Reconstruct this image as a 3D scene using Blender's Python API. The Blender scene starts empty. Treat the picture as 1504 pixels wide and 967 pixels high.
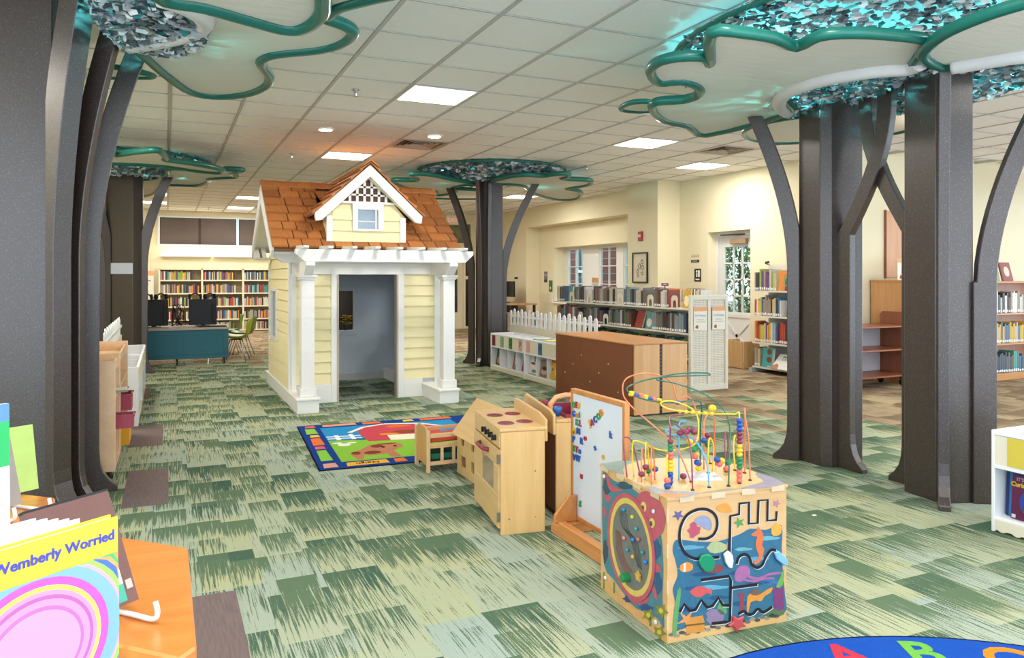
import bpy, bmesh, math, random
from mathutils import Vector, Matrix
R = math.radians
scene = bpy.context.scene
COL = scene.collection

# ---------------------------------------------------------------- camera, world, exposure
F, HEYE, CX, HY = 1110.0, 1.33, 752.0, 407.0          # focal length in pixels, eye height, principal column, horizon row
YAW = math.atan(507.0 / F)
SY_, CY_ = math.sin(YAW), math.cos(YAW)
cam = bpy.data.cameras.new('camera')
cam.sensor_fit = 'HORIZONTAL'; cam.sensor_width = 36.0
cam.lens = 36.0 * F / 1504.0
cam.shift_y = -(483.5 - HY) / 1504.0
cam.clip_start = 0.05; cam.clip_end = 200
camo = bpy.data.objects.new('camera', cam); COL.objects.link(camo)
camo.location = (0, 0, HEYE); camo.rotation_euler = (R(90), 0, -YAW)
scene.camera = camo
scene.view_settings.view_transform = 'Standard'
scene.view_settings.look = 'None'
scene.view_settings.exposure = 0.5
scene.view_settings.gamma = 1.0
scene.view_settings.use_curve_mapping = False
scene.cycles.max_bounces = 6
scene.cycles.diffuse_bounces = 4
scene.cycles.sample_clamp_indirect = 6.0
scene.cycles.caustics_reflective = False
scene.cycles.caustics_refractive = False

world = bpy.data.worlds.new('world'); scene.world = world
world.use_nodes = True
bg = world.node_tree.nodes['Background']
bg.inputs[0].default_value = (0.76, 0.88, 1.0, 1)
bg.inputs[1].default_value = 2.8

def at(px, py, z):
    """world point of a photo pixel on the horizontal plane at height z"""
    d = F * (HEYE - z) / (py - HY); r = d * (px - CX) / F
    return Vector((r * CY_ + d * SY_, -r * SY_ + d * CY_, z))
def visible(x, y, z, m=60):
    d = x * SY_ + y * CY_
    if d < .3: return False, d
    r = x * CY_ - y * SY_
    px = CX + F * r / d; py = HY - F * (z - HEYE) / d
    return (-m < px < 1504 + m and -m < py < 967 + m), d

# ---------------------------------------------------------------- colours and materials
def lin(c):
    c /= 255.0
    return c / 12.92 if c <= .04045 else ((c + .055) / 1.055) ** 2.4
def hexc(h):
    h = h.lstrip('#')
    return (lin(int(h[0:2], 16)), lin(int(h[2:4], 16)), lin(int(h[4:6], 16)), 1)
MATS = {}
class NT:
    def __init__(s, m): s.t = m.node_tree; s.n = s.t.nodes; s.l = s.t.links
    def node(s, kind, **kw):
        n = s.n.new(kind)
        for k, v in kw.items():
            if k.startswith('i_'):
                key = k[2:]; key = int(key) if key.isdigit() else key
                n.inputs[key].default_value = v
            else: setattr(n, k, v)
        return n
    def link(s, a, b): s.l.new(a, b)
    def math(s, op, a, b=None, c=None):
        n = s.n.new('ShaderNodeMath'); n.operation = op
        for i, v in enumerate((a, b, c)):
            if v is None: continue
            if isinstance(v, (int, float)): n.inputs[i].default_value = v
            else: s.l.new(v, n.inputs[i])
        return n.outputs[0]
    def mix(s, f, a, b):
        n = s.n.new('ShaderNodeMix'); n.data_type = 'RGBA'
        for idx, v in ((0, f), (6, a), (7, b)):
            if isinstance(v, (int, float)): n.inputs[idx].default_value = v
            elif isinstance(v, tuple): n.inputs[idx].default_value = v
            else: s.l.new(v, n.inputs[idx])
        return n.outputs[2]
def newmat(name):
    m = bpy.data.materials.new(name); m.use_nodes = True
    t = NT(m); b = m.node_tree.nodes['Principled BSDF']
    return m, t, b
def paint(name, h, rough=.5, var=.06, scale=8., bump=0., metal=0., bscale=60., spec=.4, coat=0.):
    """plain paint / plastic / metal with faint mottling and optional fine relief"""
    if name in MATS: return MATS[name]
    m, t, b = newmat(name); c = hexc(h)
    tc = t.node('ShaderNodeTexCoord')
    nz = t.node('ShaderNodeTexNoise', i_Scale=scale, i_Detail=3.0); t.link(tc.outputs['Object'], nz.inputs['Vector'])
    dark = tuple(x * (1 - 2 * var) for x in c[:3]) + (1,)
    t.link(t.mix(nz.outputs['Fac'], dark, tuple(min(1, x * (1 + var)) for x in c[:3]) + (1,)), b.inputs['Base Color'])
    b.inputs['Roughness'].default_value = rough; b.inputs['Metallic'].default_value = metal
    b.inputs['Specular IOR Level'].default_value = spec; b.inputs['Coat Weight'].default_value = coat
    if bump:
        n2 = t.node('ShaderNodeTexNoise', i_Scale=bscale, i_Detail=2.0); t.link(tc.outputs['Object'], n2.inputs['Vector'])
        bp = t.node('ShaderNodeBump', i_Strength=bump, i_Distance=.01); t.link(n2.outputs['Fac'], bp.inputs['Height'])
        t.link(bp.outputs['Normal'], b.inputs['Normal'])
    MATS[name] = m; return m
def wood(name, h1, h2, axis=2, scale=1., rough=.38, coat=.2):
    """grain stretched along one axis of the object"""
    if name in MATS: return MATS[name]
    m, t, b = newmat(name)
    tc = t.node('ShaderNodeTexCoord'); mp = t.node('ShaderNodeMapping')
    sc = [14 * scale] * 3; sc[axis] = 1.3 * scale
    mp.inputs['Scale'].default_value = sc; t.link(tc.outputs['Object'], mp.inputs['Vector'])
    n1 = t.node('ShaderNodeTexNoise', i_Scale=1.0, i_Detail=5.0, i_Roughness=.6, i_Distortion=.6); t.link(mp.outputs[0], n1.inputs['Vector'])
    mp2 = t.node('ShaderNodeMapping'); sc2 = [90 * scale] * 3; sc2[axis] = 4 * scale
    mp2.inputs['Scale'].default_value = sc2; t.link(tc.outputs['Object'], mp2.inputs['Vector'])
    n2 = t.node('ShaderNodeTexNoise', i_Scale=1.0, i_Detail=2.0); t.link(mp2.outputs[0], n2.inputs['Vector'])
    f = t.math('ADD', t.math('MULTIPLY', n1.outputs['Fac'], .75), t.math('MULTIPLY', n2.outputs['Fac'], .3))
    cr = t.node('ShaderNodeValToRGB'); cr.color_ramp.elements[0].position = .33; cr.color_ramp.elements[1].position = .68
    cr.color_ramp.elements[0].color = hexc(h2); cr.color_ramp.elements[1].color = hexc(h1)
    t.link(f, cr.inputs['Fac']); t.link(cr.outputs[0], b.inputs['Base Color'])
    b.inputs['Roughness'].default_value = rough; b.inputs['Coat Weight'].default_value = coat; b.inputs['Coat Roughness'].default_value = .25
    bp = t.node('ShaderNodeBump', i_Strength=.08, i_Distance=.004); t.link(n2.outputs['Fac'], bp.inputs['Height']); t.link(bp.outputs['Normal'], b.inputs['Normal'])
    MATS[name] = m; return m
def glow(name, h, strength):
    if name in MATS: return MATS[name]
    m, t, b = newmat(name)
    b.inputs['Base Color'].default_value = hexc('f4f4f0')
    b.inputs['Emission Color'].default_value = hexc(h); b.inputs['Emission Strength'].default_value = strength
    MATS[name] = m; return m
def glass(name, h='dfeaea', rough=.02, alpha=.12):
    """thin clear sheet: mostly see-through with a reflective coat"""
    if name in MATS: return MATS[name]
    m, t, b = newmat(name)
    out = t.n['Material Output']
    tr = t.node('ShaderNodeBsdfTransparent'); tr.inputs[0].default_value = hexc(h)
    gl = t.node('ShaderNodeBsdfGlossy'); gl.inputs['Roughness'].default_value = rough
    mx = t.node('ShaderNodeMixShader')
    lw = t.node('ShaderNodeLayerWeight', i_Blend=.5)
    t.link(t.math('ADD', t.math('MULTIPLY', t.math('POWER', lw.outputs['Facing'], 4.0), .5), .03), mx.inputs[0]); t.link(tr.outputs[0], mx.inputs[1]); t.link(gl.outputs[0], mx.inputs[2])
    t.link(mx.outputs[0], out.inputs[0])
    MATS[name] = m; return m
def tinted(name, rough=.45):
    """takes the object's own colour"""
    if name in MATS: return MATS[name]
    m, t, b = newmat(name)
    oi = t.node('ShaderNodeObjectInfo')
    tc = t.node('ShaderNodeTexCoord'); nz = t.node('ShaderNodeTexNoise', i_Scale=6.0, i_Detail=3.0); t.link(tc.outputs['Object'], nz.inputs['Vector'])
    hs = t.node('ShaderNodeHueSaturation'); t.link(oi.outputs['Color'], hs.inputs['Color'])
    t.link(t.math('ADD', t.math('MULTIPLY', nz.outputs['Fac'], .5), .75), hs.inputs['Value'])
    t.link(hs.outputs[0], b.inputs['Base Color']); b.inputs['Roughness'].default_value = rough
    MATS[name] = m; return m

# ---------------------------------------------------------------- mesh builder
class MB:
    def __init__(s): s.v = []; s.f = []; s.m = []; s.mi = 0
    def add(s, vs, fs):
        o = len(s.v); s.v += [tuple(p) for p in vs]; s.f += [tuple(i + o for i in f) for f in fs]; s.m += [s.mi] * len(fs); return s
    def slot(s, i): s.mi = i; return s
    def box(s, x0, x1, y0, y1, z0, z1):
        x0, x1 = min(x0, x1), max(x0, x1); y0, y1 = min(y0, y1), max(y0, y1); z0, z1 = min(z0, z1), max(z0, z1)
        return s.add([(x0,y0,z0),(x1,y0,z0),(x1,y1,z0),(x0,y1,z0),(x0,y0,z1),(x1,y0,z1),(x1,y1,z1),(x0,y1,z1)],
                     [(0,3,2,1),(4,5,6,7),(0,1,5,4),(1,2,6,5),(2,3,7,6),(3,0,4,7)])
    def cbox(s, c, d, M=None):
        vs = [Vector((sx*d[0]/2, sy*d[1]/2, sz*d[2]/2)) for sz in (-1,1) for sx,sy in ((-1,-1),(1,-1),(1,1),(-1,1))]
        if M is not None: vs = [M @ v for v in vs]
        vs = [v + Vector(c) for v in vs]
        return s.add(vs, [(0,3,2,1),(4,5,6,7),(0,1,5,4),(1,2,6,5),(2,3,7,6),(3,0,4,7)])
    def prism(s, poly, h0, h1, axis='z'):
        """closed 2D outline extruded along an axis; poly is (a,b): xy for z, xz for y, yz for x"""
        def p(a, b, h): return (a, b, h) if axis == 'z' else ((a, h, b) if axis == 'y' else (h, a, b))
        n = len(poly)
        A = sum(poly[i][0]*poly[(i+1)%n][1]-poly[(i+1)%n][0]*poly[i][1] for i in range(n))
        if (A < 0) != (axis == 'y'): poly = poly[::-1]
        lo, hi = min(h0,h1), max(h0,h1)
        vs = [p(a,b,lo) for a,b in poly] + [p(a,b,hi) for a,b in poly]
        fs = [tuple(range(n))[::-1], tuple(range(n, 2*n))] + [(i, (i+1)%n, n+(i+1)%n, n+i) for i in range(n)]
        return s.add(vs, fs)
    def tube(s, pts, r, n=8, closed=False, cap=True):
        pts = [Vector(p) for p in pts]; N = len(pts); rs = r if isinstance(r, (list, tuple)) else [r]*N
        base = len(s.v); prev = None; rings = []
        for i, p in enumerate(pts):
            if closed: d = pts[(i+1)%N] - pts[i-1]
            else: d = pts[min(i+1,N-1)] - pts[max(i-1,0)]
            d.normalize()
            if prev is None:
                u = d.orthogonal().normalized()
            else:
                u = (prev - d*prev.dot(d)); u = u.normalized() if u.length > 1e-6 else d.orthogonal().normalized()
            prev = u; w = d.cross(u)
            rings.append([p + (u*math.cos(2*math.pi*k/n) + w*math.sin(2*math.pi*k/n))*rs[i] for k in range(n)])
        vs = [q for rg in rings for q in rg]; fs = []
        for i in range(N if closed else N-1):
            j = (i+1) % N
            off = 0
            if closed and j == 0:   # best twist for the seam
                off = min(range(n), key=lambda o: (rings[i][0]-rings[0][o]).length)
            for k in range(n):
                fs.append((i*n+k, i*n+(k+1)%n, j*n+(k+1+off)%n, j*n+(k+off)%n))
        if cap and not closed:
            fs.append(tuple(range(n))[::-1]); fs.append(tuple((N-1)*n+k for k in range(n)))
        return s.add(vs, fs)
    def lathe(s, prof, n=16, c=(0,0,0), M=None):
        vs = []; fs = []
        for r, z in prof:
            for k in range(n):
                a = 2*math.pi*k/n; v = Vector((r*math.cos(a), r*math.sin(a), z))
                if M is not None: v = M @ v
                vs.append(v + Vector(c))
        for i in range(len(prof)-1):
            for k in range(n):
                fs.append((i*n+k, i*n+(k+1)%n, (i+1)*n+(k+1)%n, (i+1)*n+k))
        fs.append(tuple(range(n))[::-1]); fs.append(tuple((len(prof)-1)*n+k for k in range(n)))
        return s.add(vs, fs)
    def ball(s, c, r, n=10, m=6, sz=1.):
        return s.lathe([(max(1e-4, r*math.sin(math.pi*i/m)), -r*sz*math.cos(math.pi*i/m)) for i in range(m+1)], n, c)
    def mesh(s, name, mats, smooth=False, bevel=0., seg=1):
        me = bpy.data.meshes.new(name); me.from_pydata([tuple(v) for v in s.v], [], s.f)
        for mm in (mats if isinstance(mats, (list, tuple)) else [mats]): me.materials.append(mm)
        if any(s.m): me.polygons.foreach_set('material_index', s.m)
        if smooth: me.polygons.foreach_set('use_smooth', [True]*len(s.f))
        if bevel:
            bm = bmesh.new(); bm.from_mesh(me)
            es = [e for e in bm.edges if len(e.link_faces) == 2 and e.calc_face_angle(0) > .5]
            bmesh.ops.bevel(bm, geom=es, offset=bevel, segments=seg, affect='EDGES', profile=.6, clamp_overlap=True)
            bm.to_mesh(me); bm.free()
        me.update(); return me
    def build(s, name, mats, parent=None, smooth=False, bevel=0., seg=1, loc=None):
        return link(name, s.mesh(name, mats, smooth, bevel, seg), parent, loc)
def link(name, data, parent=None, loc=None):
    o = bpy.data.objects.new(name, data); COL.objects.link(o)
    if parent is not None: o.parent = parent
    if loc is not None: o.location = loc
    return o
def tag(o, label=None, cat=None, group=None, kind=None):
    if label: o['label'] = label
    if cat: o['category'] = cat
    if group: o['group'] = group
    if kind: o['kind'] = kind
    return o
def thing(name, label, cat, loc=(0,0,0), rz=0., group=None):
    o = bpy.data.objects.new(name, None); COL.objects.link(o); o.empty_display_size = .1
    o.location = loc; o.rotation_euler = (0, 0, rz)
    return tag(o, label, cat, group)
def copy_tree(o, parent=None):
    c = o.copy(); COL.objects.link(c); c.parent = parent
    for ch in list(o.children): copy_tree(ch, c)
    return c
def piece(name, me, parent, loc=(0,0,0), rot=(0,0,0), scale=(1,1,1), color=None):
    o = bpy.data.objects.new(name, me); COL.objects.link(o); o.parent = parent
    o.location = loc; o.rotation_euler = rot; o.scale = scale
    if color: o.color = color
    return o
def box(name, m, parent, x0, x1, y0, y1, z0, z1, bevel=0.):
    return MB().box(x0, x1, y0, y1, z0, z1).build(name, m, parent, bevel=bevel)
def words_mesh(body, size, depth=.0008, align='CENTER', bold=0.):
    cu = bpy.data.curves.new('lettering', 'FONT'); cu.body = body; cu.size = size; cu.extrude = depth
    cu.align_x = align; cu.align_y = 'CENTER'; cu.resolution_u = 3; cu.offset = bold
    o = bpy.data.objects.new('lettering_source', cu); COL.objects.link(o)
    dg = bpy.context.evaluated_depsgraph_get()
    me = bpy.data.meshes.new_from_object(o.evaluated_get(dg)); bpy.data.objects.remove(o); bpy.data.curves.remove(cu)
    return me
def words(name, body, size, m, parent, loc, rot=(0,0,0), align='CENTER', depth=.0008, bold=0., sx=1.):
    me = words_mesh(body, size, depth, align, bold); me.materials.clear(); me.materials.append(m)
    o = link(name, me, parent); o.location = loc; o.rotation_euler = rot; o.scale = (sx, 1, 1); return o
ORD = 'first second third fourth fifth sixth seventh eighth ninth tenth eleventh twelfth thirteenth fourteenth fifteenth sixteenth seventeenth eighteenth nineteenth'.split()
TENS = ['', '', 'twenty', 'thirty', 'forty', 'fifty', 'sixty', 'seventy', 'eighty', 'ninety']
TENTH = ['', '', 'twentieth', 'thirtieth', 'fortieth', 'fiftieth', 'sixtieth', 'seventieth', 'eightieth', 'ninetieth']
def ordinal(n):
    if n < 20: return ORD[n-1]
    if n >= 100: return 'hundred-and-' + ordinal(n - 100) if n > 100 else 'hundredth'
    return TENTH[n//10] if n % 10 == 0 else TENS[n//10] + '-' + ORD[n%10-1]
def smooth_curve(pts, n=6, closed=True):
    """Catmull-Rom through points"""
    P = [Vector(p) for p in pts]; N = len(P); out = []
    for i in range(N if closed else N-1):
        p0 = P[i-1] if closed or i > 0 else P[0]; p1 = P[i]; p2 = P[(i+1)%N]
        p3 = P[(i+2)%N] if closed or i+2 < N else P[-1]
        for k in range(n):
            u = k/n
            out.append(.5*((2*p1) + (p2-p0)*u + (2*p0-5*p1+4*p2-p3)*u*u + (3*p1-p0-3*p2+p3)*u**3))
    if not closed: out.append(P[-1])
    return out
WHITE = paint('white_paint', 'e9e9e6', .45, .02)
random.seed(4)
# ---------------------------------------------------------------- the room
ZC = 2.93
wallm = paint('wall_cream', 'e9dfbf', .85, .03, 2., bump=.05, bscale=180)
wallg = paint('wall_grey_white', 'dfe0db', .85, .03, 2., bump=.05, bscale=180)
def struct(name, mb, m, parent=None, bevel=0.):
    o = mb.build(name, m, parent, bevel=bevel)
    if parent is None: o['kind'] = 'structure'
    return o
def carpet():
    m, t, b = newmat('carpet')
    tc = t.node('ShaderNodeTexCoord'); sp = t.node('ShaderNodeSeparateXYZ'); t.link(tc.outputs['Object'], sp.inputs[0])
    X, Y = sp.outputs[0], sp.outputs[1]
    def cells(wx, wy, seed, shift):
        """random value per staggered plank cell and the run along it"""
        cx = t.math('FLOOR', t.math('DIVIDE', t.math('ADD', X, seed*1.37), wx))
        r = t.node('ShaderNodeTexWhiteNoise', noise_dimensions='2D')
        cb = t.node('ShaderNodeCombineXYZ'); t.link(cx, cb.inputs[0]); cb.inputs[1].default_value = seed; t.link(cb.outputs[0], r.inputs['Vector'])
        yy = t.math('ADD', t.math('DIVIDE', Y, wy), t.math('MULTIPLY', r.outputs['Value'], shift)); cy = t.math('FLOOR', yy)
        r2 = t.node('ShaderNodeTexWhiteNoise', noise_dimensions='3D')
        c2 = t.node('ShaderNodeCombineXYZ'); t.link(cx, c2.inputs[0]); t.link(cy, c2.inputs[1]); c2.inputs[2].default_value = seed; t.link(c2.outputs[0], r2.inputs['Vector'])
        return r2, t.math('FRACT', yy)
    a, va = cells(.25, .46, 1.0, 7.0); c, vc = cells(.167, .31, 2.0, 5.0); g, _v = cells(.25, 1.0, 3.0, 3.0)
    # each plank runs from a dense dark end to a loose light end
    ga = t.math('MULTIPLY', t.math('POWER', va, .8), t.math('ADD', t.math('MULTIPLY', a.outputs['Value'], .95), .12))
    gc = t.math('MULTIPLY', t.math('POWER', vc, .7), t.math('MULTIPLY', t.math('POWER', c.outputs['Value'], 2.2), 1.15))
    tone = t.math('MAXIMUM', ga, gc)
    mp = t.node('ShaderNodeMapping'); mp.inputs['Scale'].default_value = (125, 3.6, 1); t.link(tc.outputs['Object'], mp.inputs['Vector'])
    st = t.node('ShaderNodeTexNoise', i_Scale=1.0, i_Detail=2.5, i_Roughness=.6); t.link(mp.outputs[0], st.inputs['Vector'])
    fine = t.node('ShaderNodeTexNoise', i_Scale=230.0, i_Detail=1.0); t.link(tc.outputs['Object'], fine.inputs['Vector'])
    thr = t.math('SUBTRACT', .665, t.math('MULTIPLY', tone, .40))
    sn = t.math('ADD', st.outputs['Fac'], t.math('MULTIPLY', t.math('SUBTRACT', fine.outputs['Fac'], .5), .35))
    dark = t.math('ADD', t.math('MULTIPLY', t.math('SUBTRACT', sn, thr), 13.0), .5)
    darkc = t.node('ShaderNodeClamp'); t.link(dark, darkc.inputs[0])
    # field colours: green area, with a tan variant to the far side and right
    la = t.mix(g.outputs['Value'], hexc('a9ad8b'), hexc('9caaa0'))
    la = t.mix(t.math('MULTIPLY', a.outputs['Value'], .6), la, hexc('b2b085'))
    da = t.mix(c.outputs['Value'], hexc('435e4d'), hexc('5f7358'))
    lb = t.mix(g.outputs['Value'], hexc('b3a181'), hexc('9c8a72')); db = t.mix(c.outputs['Value'], hexc('6f6048'), hexc('7c6a55'))
    jit = t.math('MULTIPLY', t.math('SUBTRACT', g.outputs['Value'], .5), 1.6)
    rx = t.math('GREATER_THAN', t.math('ADD', X, jit), 5.3); ry = t.math('GREATER_THAN', t.math('ADD', Y, jit), 12.6)
    reg = t.math('MAXIMUM', rx, ry)
    col = t.mix(darkc.outputs[0], t.mix(reg, la, lb), t.mix(reg, da, db))
    t.link(col, b.inputs['Base Color']); b.inputs['Roughness'].default_value = .95; b.inputs['Specular IOR Level'].default_value = .1
    bp = t.node('ShaderNodeBump', i_Strength=.35, i_Distance=.004); t.link(fine.outputs['Fac'], bp.inputs['Height']); t.link(bp.outputs['Normal'], b.inputs['Normal'])
    return m
floor = struct('floor', MB().box(-6, 8.45, -1.2, 21, -.1, 0).box(8.45, 14, -1.2, 7.3, -.1, 0), carpet())
# plum border carpet tiles along the left aisle
def plum():
    m, t, b = newmat('carpet_plum'); tc = t.node('ShaderNodeTexCoord')
    mp = t.node('ShaderNodeMapping'); mp.inputs['Scale'].default_value = (120, 9, 1); t.link(tc.outputs['Object'], mp.inputs['Vector'])
    n = t.node('ShaderNodeTexNoise', i_Scale=1., i_Detail=3.); t.link(mp.outputs[0], n.inputs['Vector'])
    t.link(t.mix(n.outputs['Fac'], hexc('5b4a4c'), hexc('84726b')), b.inputs['Base Color']); b.inputs['Roughness'].default_value = .95
    return m
pm = plum()
tile_me = MB().box(-.125, .125, -.45, .45, 0, .002).mesh('carpet_tile', pm)
for (x, y) in ((-.155, 7.04), (-.115, 5.32), (.14, 2.95), (.14, 2.02), (-.30, 9.6), (-.42, 3.6)):
    piece('carpet_tile', tile_me, floor, (x, y, 0))

# ceiling: slab, tee grid, lay-in tiles
ceil_m = paint('ceiling_tile', 'f4f3f1', .92, .03, 30., bump=.25, bscale=220, spec=.1)
tee_m = paint('ceiling_tee', 'bdbbb8', .5, .02)
ceiling = struct('ceiling', MB().box(-6, 8.45, -5, 21, ZC + .06, ZC + .2).box(8.45, 14, -5, 7.3, ZC + .06, ZC + .2), ceil_m)
GX, GY, GS = 1.245, 4.21, .61
grid = MB()
for k in range(-12, 22):
    x = GX + k*GS
    if -6 < x < 14: grid.box(x-.0125, x+.0125, -5, 21 if x < 8 else 7.25, ZC-.004, ZC+.03)
grid.build('tee_runners', tee_m, ceiling)
grid = MB()
for k in range(-16, 29):
    y = GY + k*GS
    if -5 < y < 21: grid.box(-6, 14 if y < 7.2 else 8.2, y-.008, y+.008, ZC-.002, ZC+.03)
grid.build('tee_crossbars', tee_m, ceiling)
def cell(x, y): return (math.floor((x-GX)/GS), math.floor((y-GY)/GS))
def cell_mid(c): return (GX + (c[0]+.5)*GS, GY + (c[1]+.5)*GS)
LIGHT_CELLS = {}
for px, py in ((640, 141), (509, 229), (920, 214), (1016, 242), (766, 289), (228, 296), (232, 283), (365, 291), (352, 305), (136, 150), (648, 283), (235, 313)):
    p = at(px, py, ZC); LIGHT_CELLS[cell(p.x, p.y)] = (px, py)
# the same pattern goes on above and behind the photographer
HIDDEN_CELLS = [cell(x, y) for x, y in ((2.2, 2.3), (-1.5, 1.2), (.4, .2), (3.4, -1.), (5.3, 1.6), (6., 4.2), (9.6, 4.2), (-2.7, 5.2), (9., 1.), (-2.2, 9.), (5.5, 13.), (3.4, 16.6))]
VENT_CELLS = {cell(*at(608, 212, ZC).xy): 0, cell(*at(1048, 218, ZC).xy): 1}
tile = MB(); a0, a1 = .298, .288
tile.add([(-a0,-a0,.012),(a0,-a0,.012),(a0,a0,.012),(-a0,a0,.012),(-a1,-a1,0),(a1,-a1,0),(a1,a1,0),(-a1,a1,0)], [(7,6,5,4),(0,1,5,4)[::-1],(1,2,6,5)[::-1],(2,3,7,6)[::-1],(3,0,4,7)[::-1]])
ct_me = tile.mesh('ceiling_tile', ceil_m)
near, far = [], MB(); cand = []
for i in range(-11, 20):
    for j in range(-14, 27):
        if (i, j) in LIGHT_CELLS or (i, j) in HIDDEN_CELLS or (i, j) in VENT_CELLS: continue
        x, y = cell_mid((i, j))
        if not (-5.6 < x < 13.6 and -4.6 < y < 20.6): continue
        if x > 7.9 and y > 6.9: continue
        v, d = visible(x, y, ZC, 70)
        cand.append((d if v else 99, x, y))
cand.sort(); nt = 0
for d, x, y in cand:
    if d < 11.2 and nt < 290:
        piece('ceiling_tile', ct_me, ceiling, (x, y, ZC + .002)); nt += 1
    else:
        o = len(far.v); far.add([(vx+x, vy+y, vz+ZC+.002) for vx, vy, vz in tile.v], tile.f)
tag(far.build('ceiling_tile_field', ceil_m, ceiling), kind='stuff')

# troffers
frame_m = paint('troffer_white', 'eeeeea', .5, .01); diff_m = glow('troffer_diffuser', 'fff8ec', 7.0)
tb = thing('ceiling_light', 'x', 'ceiling light')
fr = MB(); s = .296
for (x0, x1, y0, y1) in ((-s, s, -s, -s+.022), (-s, s, s-.022, s), (-s, -s+.022, -s+.022, s-.022), (s-.022, s, -s+.022, s-.022)): fr.box(x0, x1, y0, y1, -.004, .03)
fr.build('frame', frame_m, tb); MB().box(-s+.022, s-.022, -s+.022, s-.022, .004, .02).build('diffuser', diff_m, tb)
ld = bpy.data.lights.new('panel_glow', 'AREA'); ld.shape = 'SQUARE'; ld.size = .5; ld.energy = 24; ld.color = (1., .95, .88)
lo = bpy.data.objects.new('panel_glow', ld); COL.objects.link(lo); lo.parent = tb; lo.location = (0, 0, -.012)
LBL = {(640, 141): 'large near square ceiling panel light above the front of the playhouse', (509, 229): 'square ceiling panel light above the playhouse roof ridge, left of the dormer peak',
 (920, 214): 'square ceiling panel light right of centre, nearer of the two before the white column', (1016, 242): 'square ceiling panel light right of centre, farther one near the door wall',
 (766, 289): 'square ceiling panel light glowing behind the centre tree canopy', (228, 296): 'ceiling panel light left of the shaded window, lower one under the left tree leaf',
 (232, 283): 'ceiling panel light seen just under the left background tree leaf', (365, 291): 'ceiling panel light above the shaded window, nearer one left of the playhouse roof',
 (352, 305): 'ceiling panel light above the shaded window, farthest one left of the playhouse roof', (136, 150): 'ceiling panel light glimpsed between the trunk boards of the near left tree',
 (648, 283): 'ceiling panel light seen between the playhouse roof and centre tree', (235, 313): 'farthest ceiling panel light on the left by the back wall'}
first = True
for c in list(LIGHT_CELLS) + HIDDEN_CELLS:
    x, y = cell_mid(c); o = tb if first else copy_tree(tb); first = False
    o.location = (x, y, ZC)
    if c in LIGHT_CELLS: tag(o, LBL[LIGHT_CELLS[c]], 'ceiling light', 'square ceiling panel lights')
    else: tag(o, 'square ceiling panel light outside the picture, overhead or behind', 'ceiling light', 'panel lights out of view')


# recessed downlights, sprinklers, air vents
dl_m = glow('downlight_lens', 'fff4e0', 9.0); chrome = paint('chrome', 'b9bcc0', .25, .03, metal=.9)
for px, py, lab in ((478, 190, 'small round recessed downlight left of the ceiling vent'), (638, 200, 'small round recessed downlight beside the square ceiling vent')):
    p = at(px, py, ZC - .004); t_ = thing('downlight', lab, 'downlight', (p.x, p.y, ZC), group='round downlights')
    MB().lathe([(.085, -.012), (.095, -.006), (.095, .004)], 20).build('trim_ring', frame_m, t_, smooth=True)
    MB().lathe([(.07, -.016), (.07, -.011)], 20).build('lens', dl_m, t_)
sp_l = {(522, 134): 'near pendant fire sprinkler left of the large panel light', (428, 228): 'fire sprinkler on ceiling above left end of the playhouse roof', (862, 246): 'fire sprinkler on ceiling just above the centre tree leaf tip',
        (307, 307): 'small far sprinkler above the shaded window'}
for (px, py), lab in sp_l.items():
    p = at(px, py - 2, ZC); t_ = thing('sprinkler', lab, 'sprinkler', (p.x, p.y, ZC), group='ceiling sprinklers')
    MB().lathe([(.032, -.006), (.034, 0), (.02, .002)], 14).build('escutcheon', chrome, t_, smooth=True)
    MB().lathe([(.011, -.05), (.013, -.03), (.013, -.006)], 10).build('body', chrome, t_)
    MB().lathe([(.024, -.058), (.026, -.054), (.006, -.05)], 12).build('deflector', chrome, t_)
vent_m = paint('vent_metal', 'b8a898', .45, .1); ventd = paint('vent_dark', '3a322c', .7)
for c, k in VENT_CELLS.items():
    x, y = cell_mid(c)
    t_ = thing('air_vent', ('square ceiling air vent above the playhouse dormer', 'dark square ceiling air vent before the right canopy leaf')[k], 'air vent', (x, y, ZC), group='ceiling air vents')
    MB().box(-.29, .29, -.29, .29, .02, .03).build('backing', ventd, t_)
    f = MB()
    for (x0, x1, y0, y1) in ((-.297, .297, -.297, -.25), (-.297, .297, .25, .297), (-.297, -.25, -.25, .25), (.25, .297, -.25, .25)): f.box(x0, x1, y0, y1, -.003, .02)
    f.build('frame', vent_m, t_)
    for q in (.2, .14, .08):
        f = MB()
        for a in range(4):
            M = Matrix.Rotation(a*math.pi/2, 3, 'Z') @ Matrix.Rotation(R(35), 3, 'X')
            f.cbox(Matrix.Rotation(a*math.pi/2, 3, 'Z') @ Vector((0, -q, .008)), (2*q, .03, .003), M)
        f.build('louver', vent_m, t_)

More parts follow.
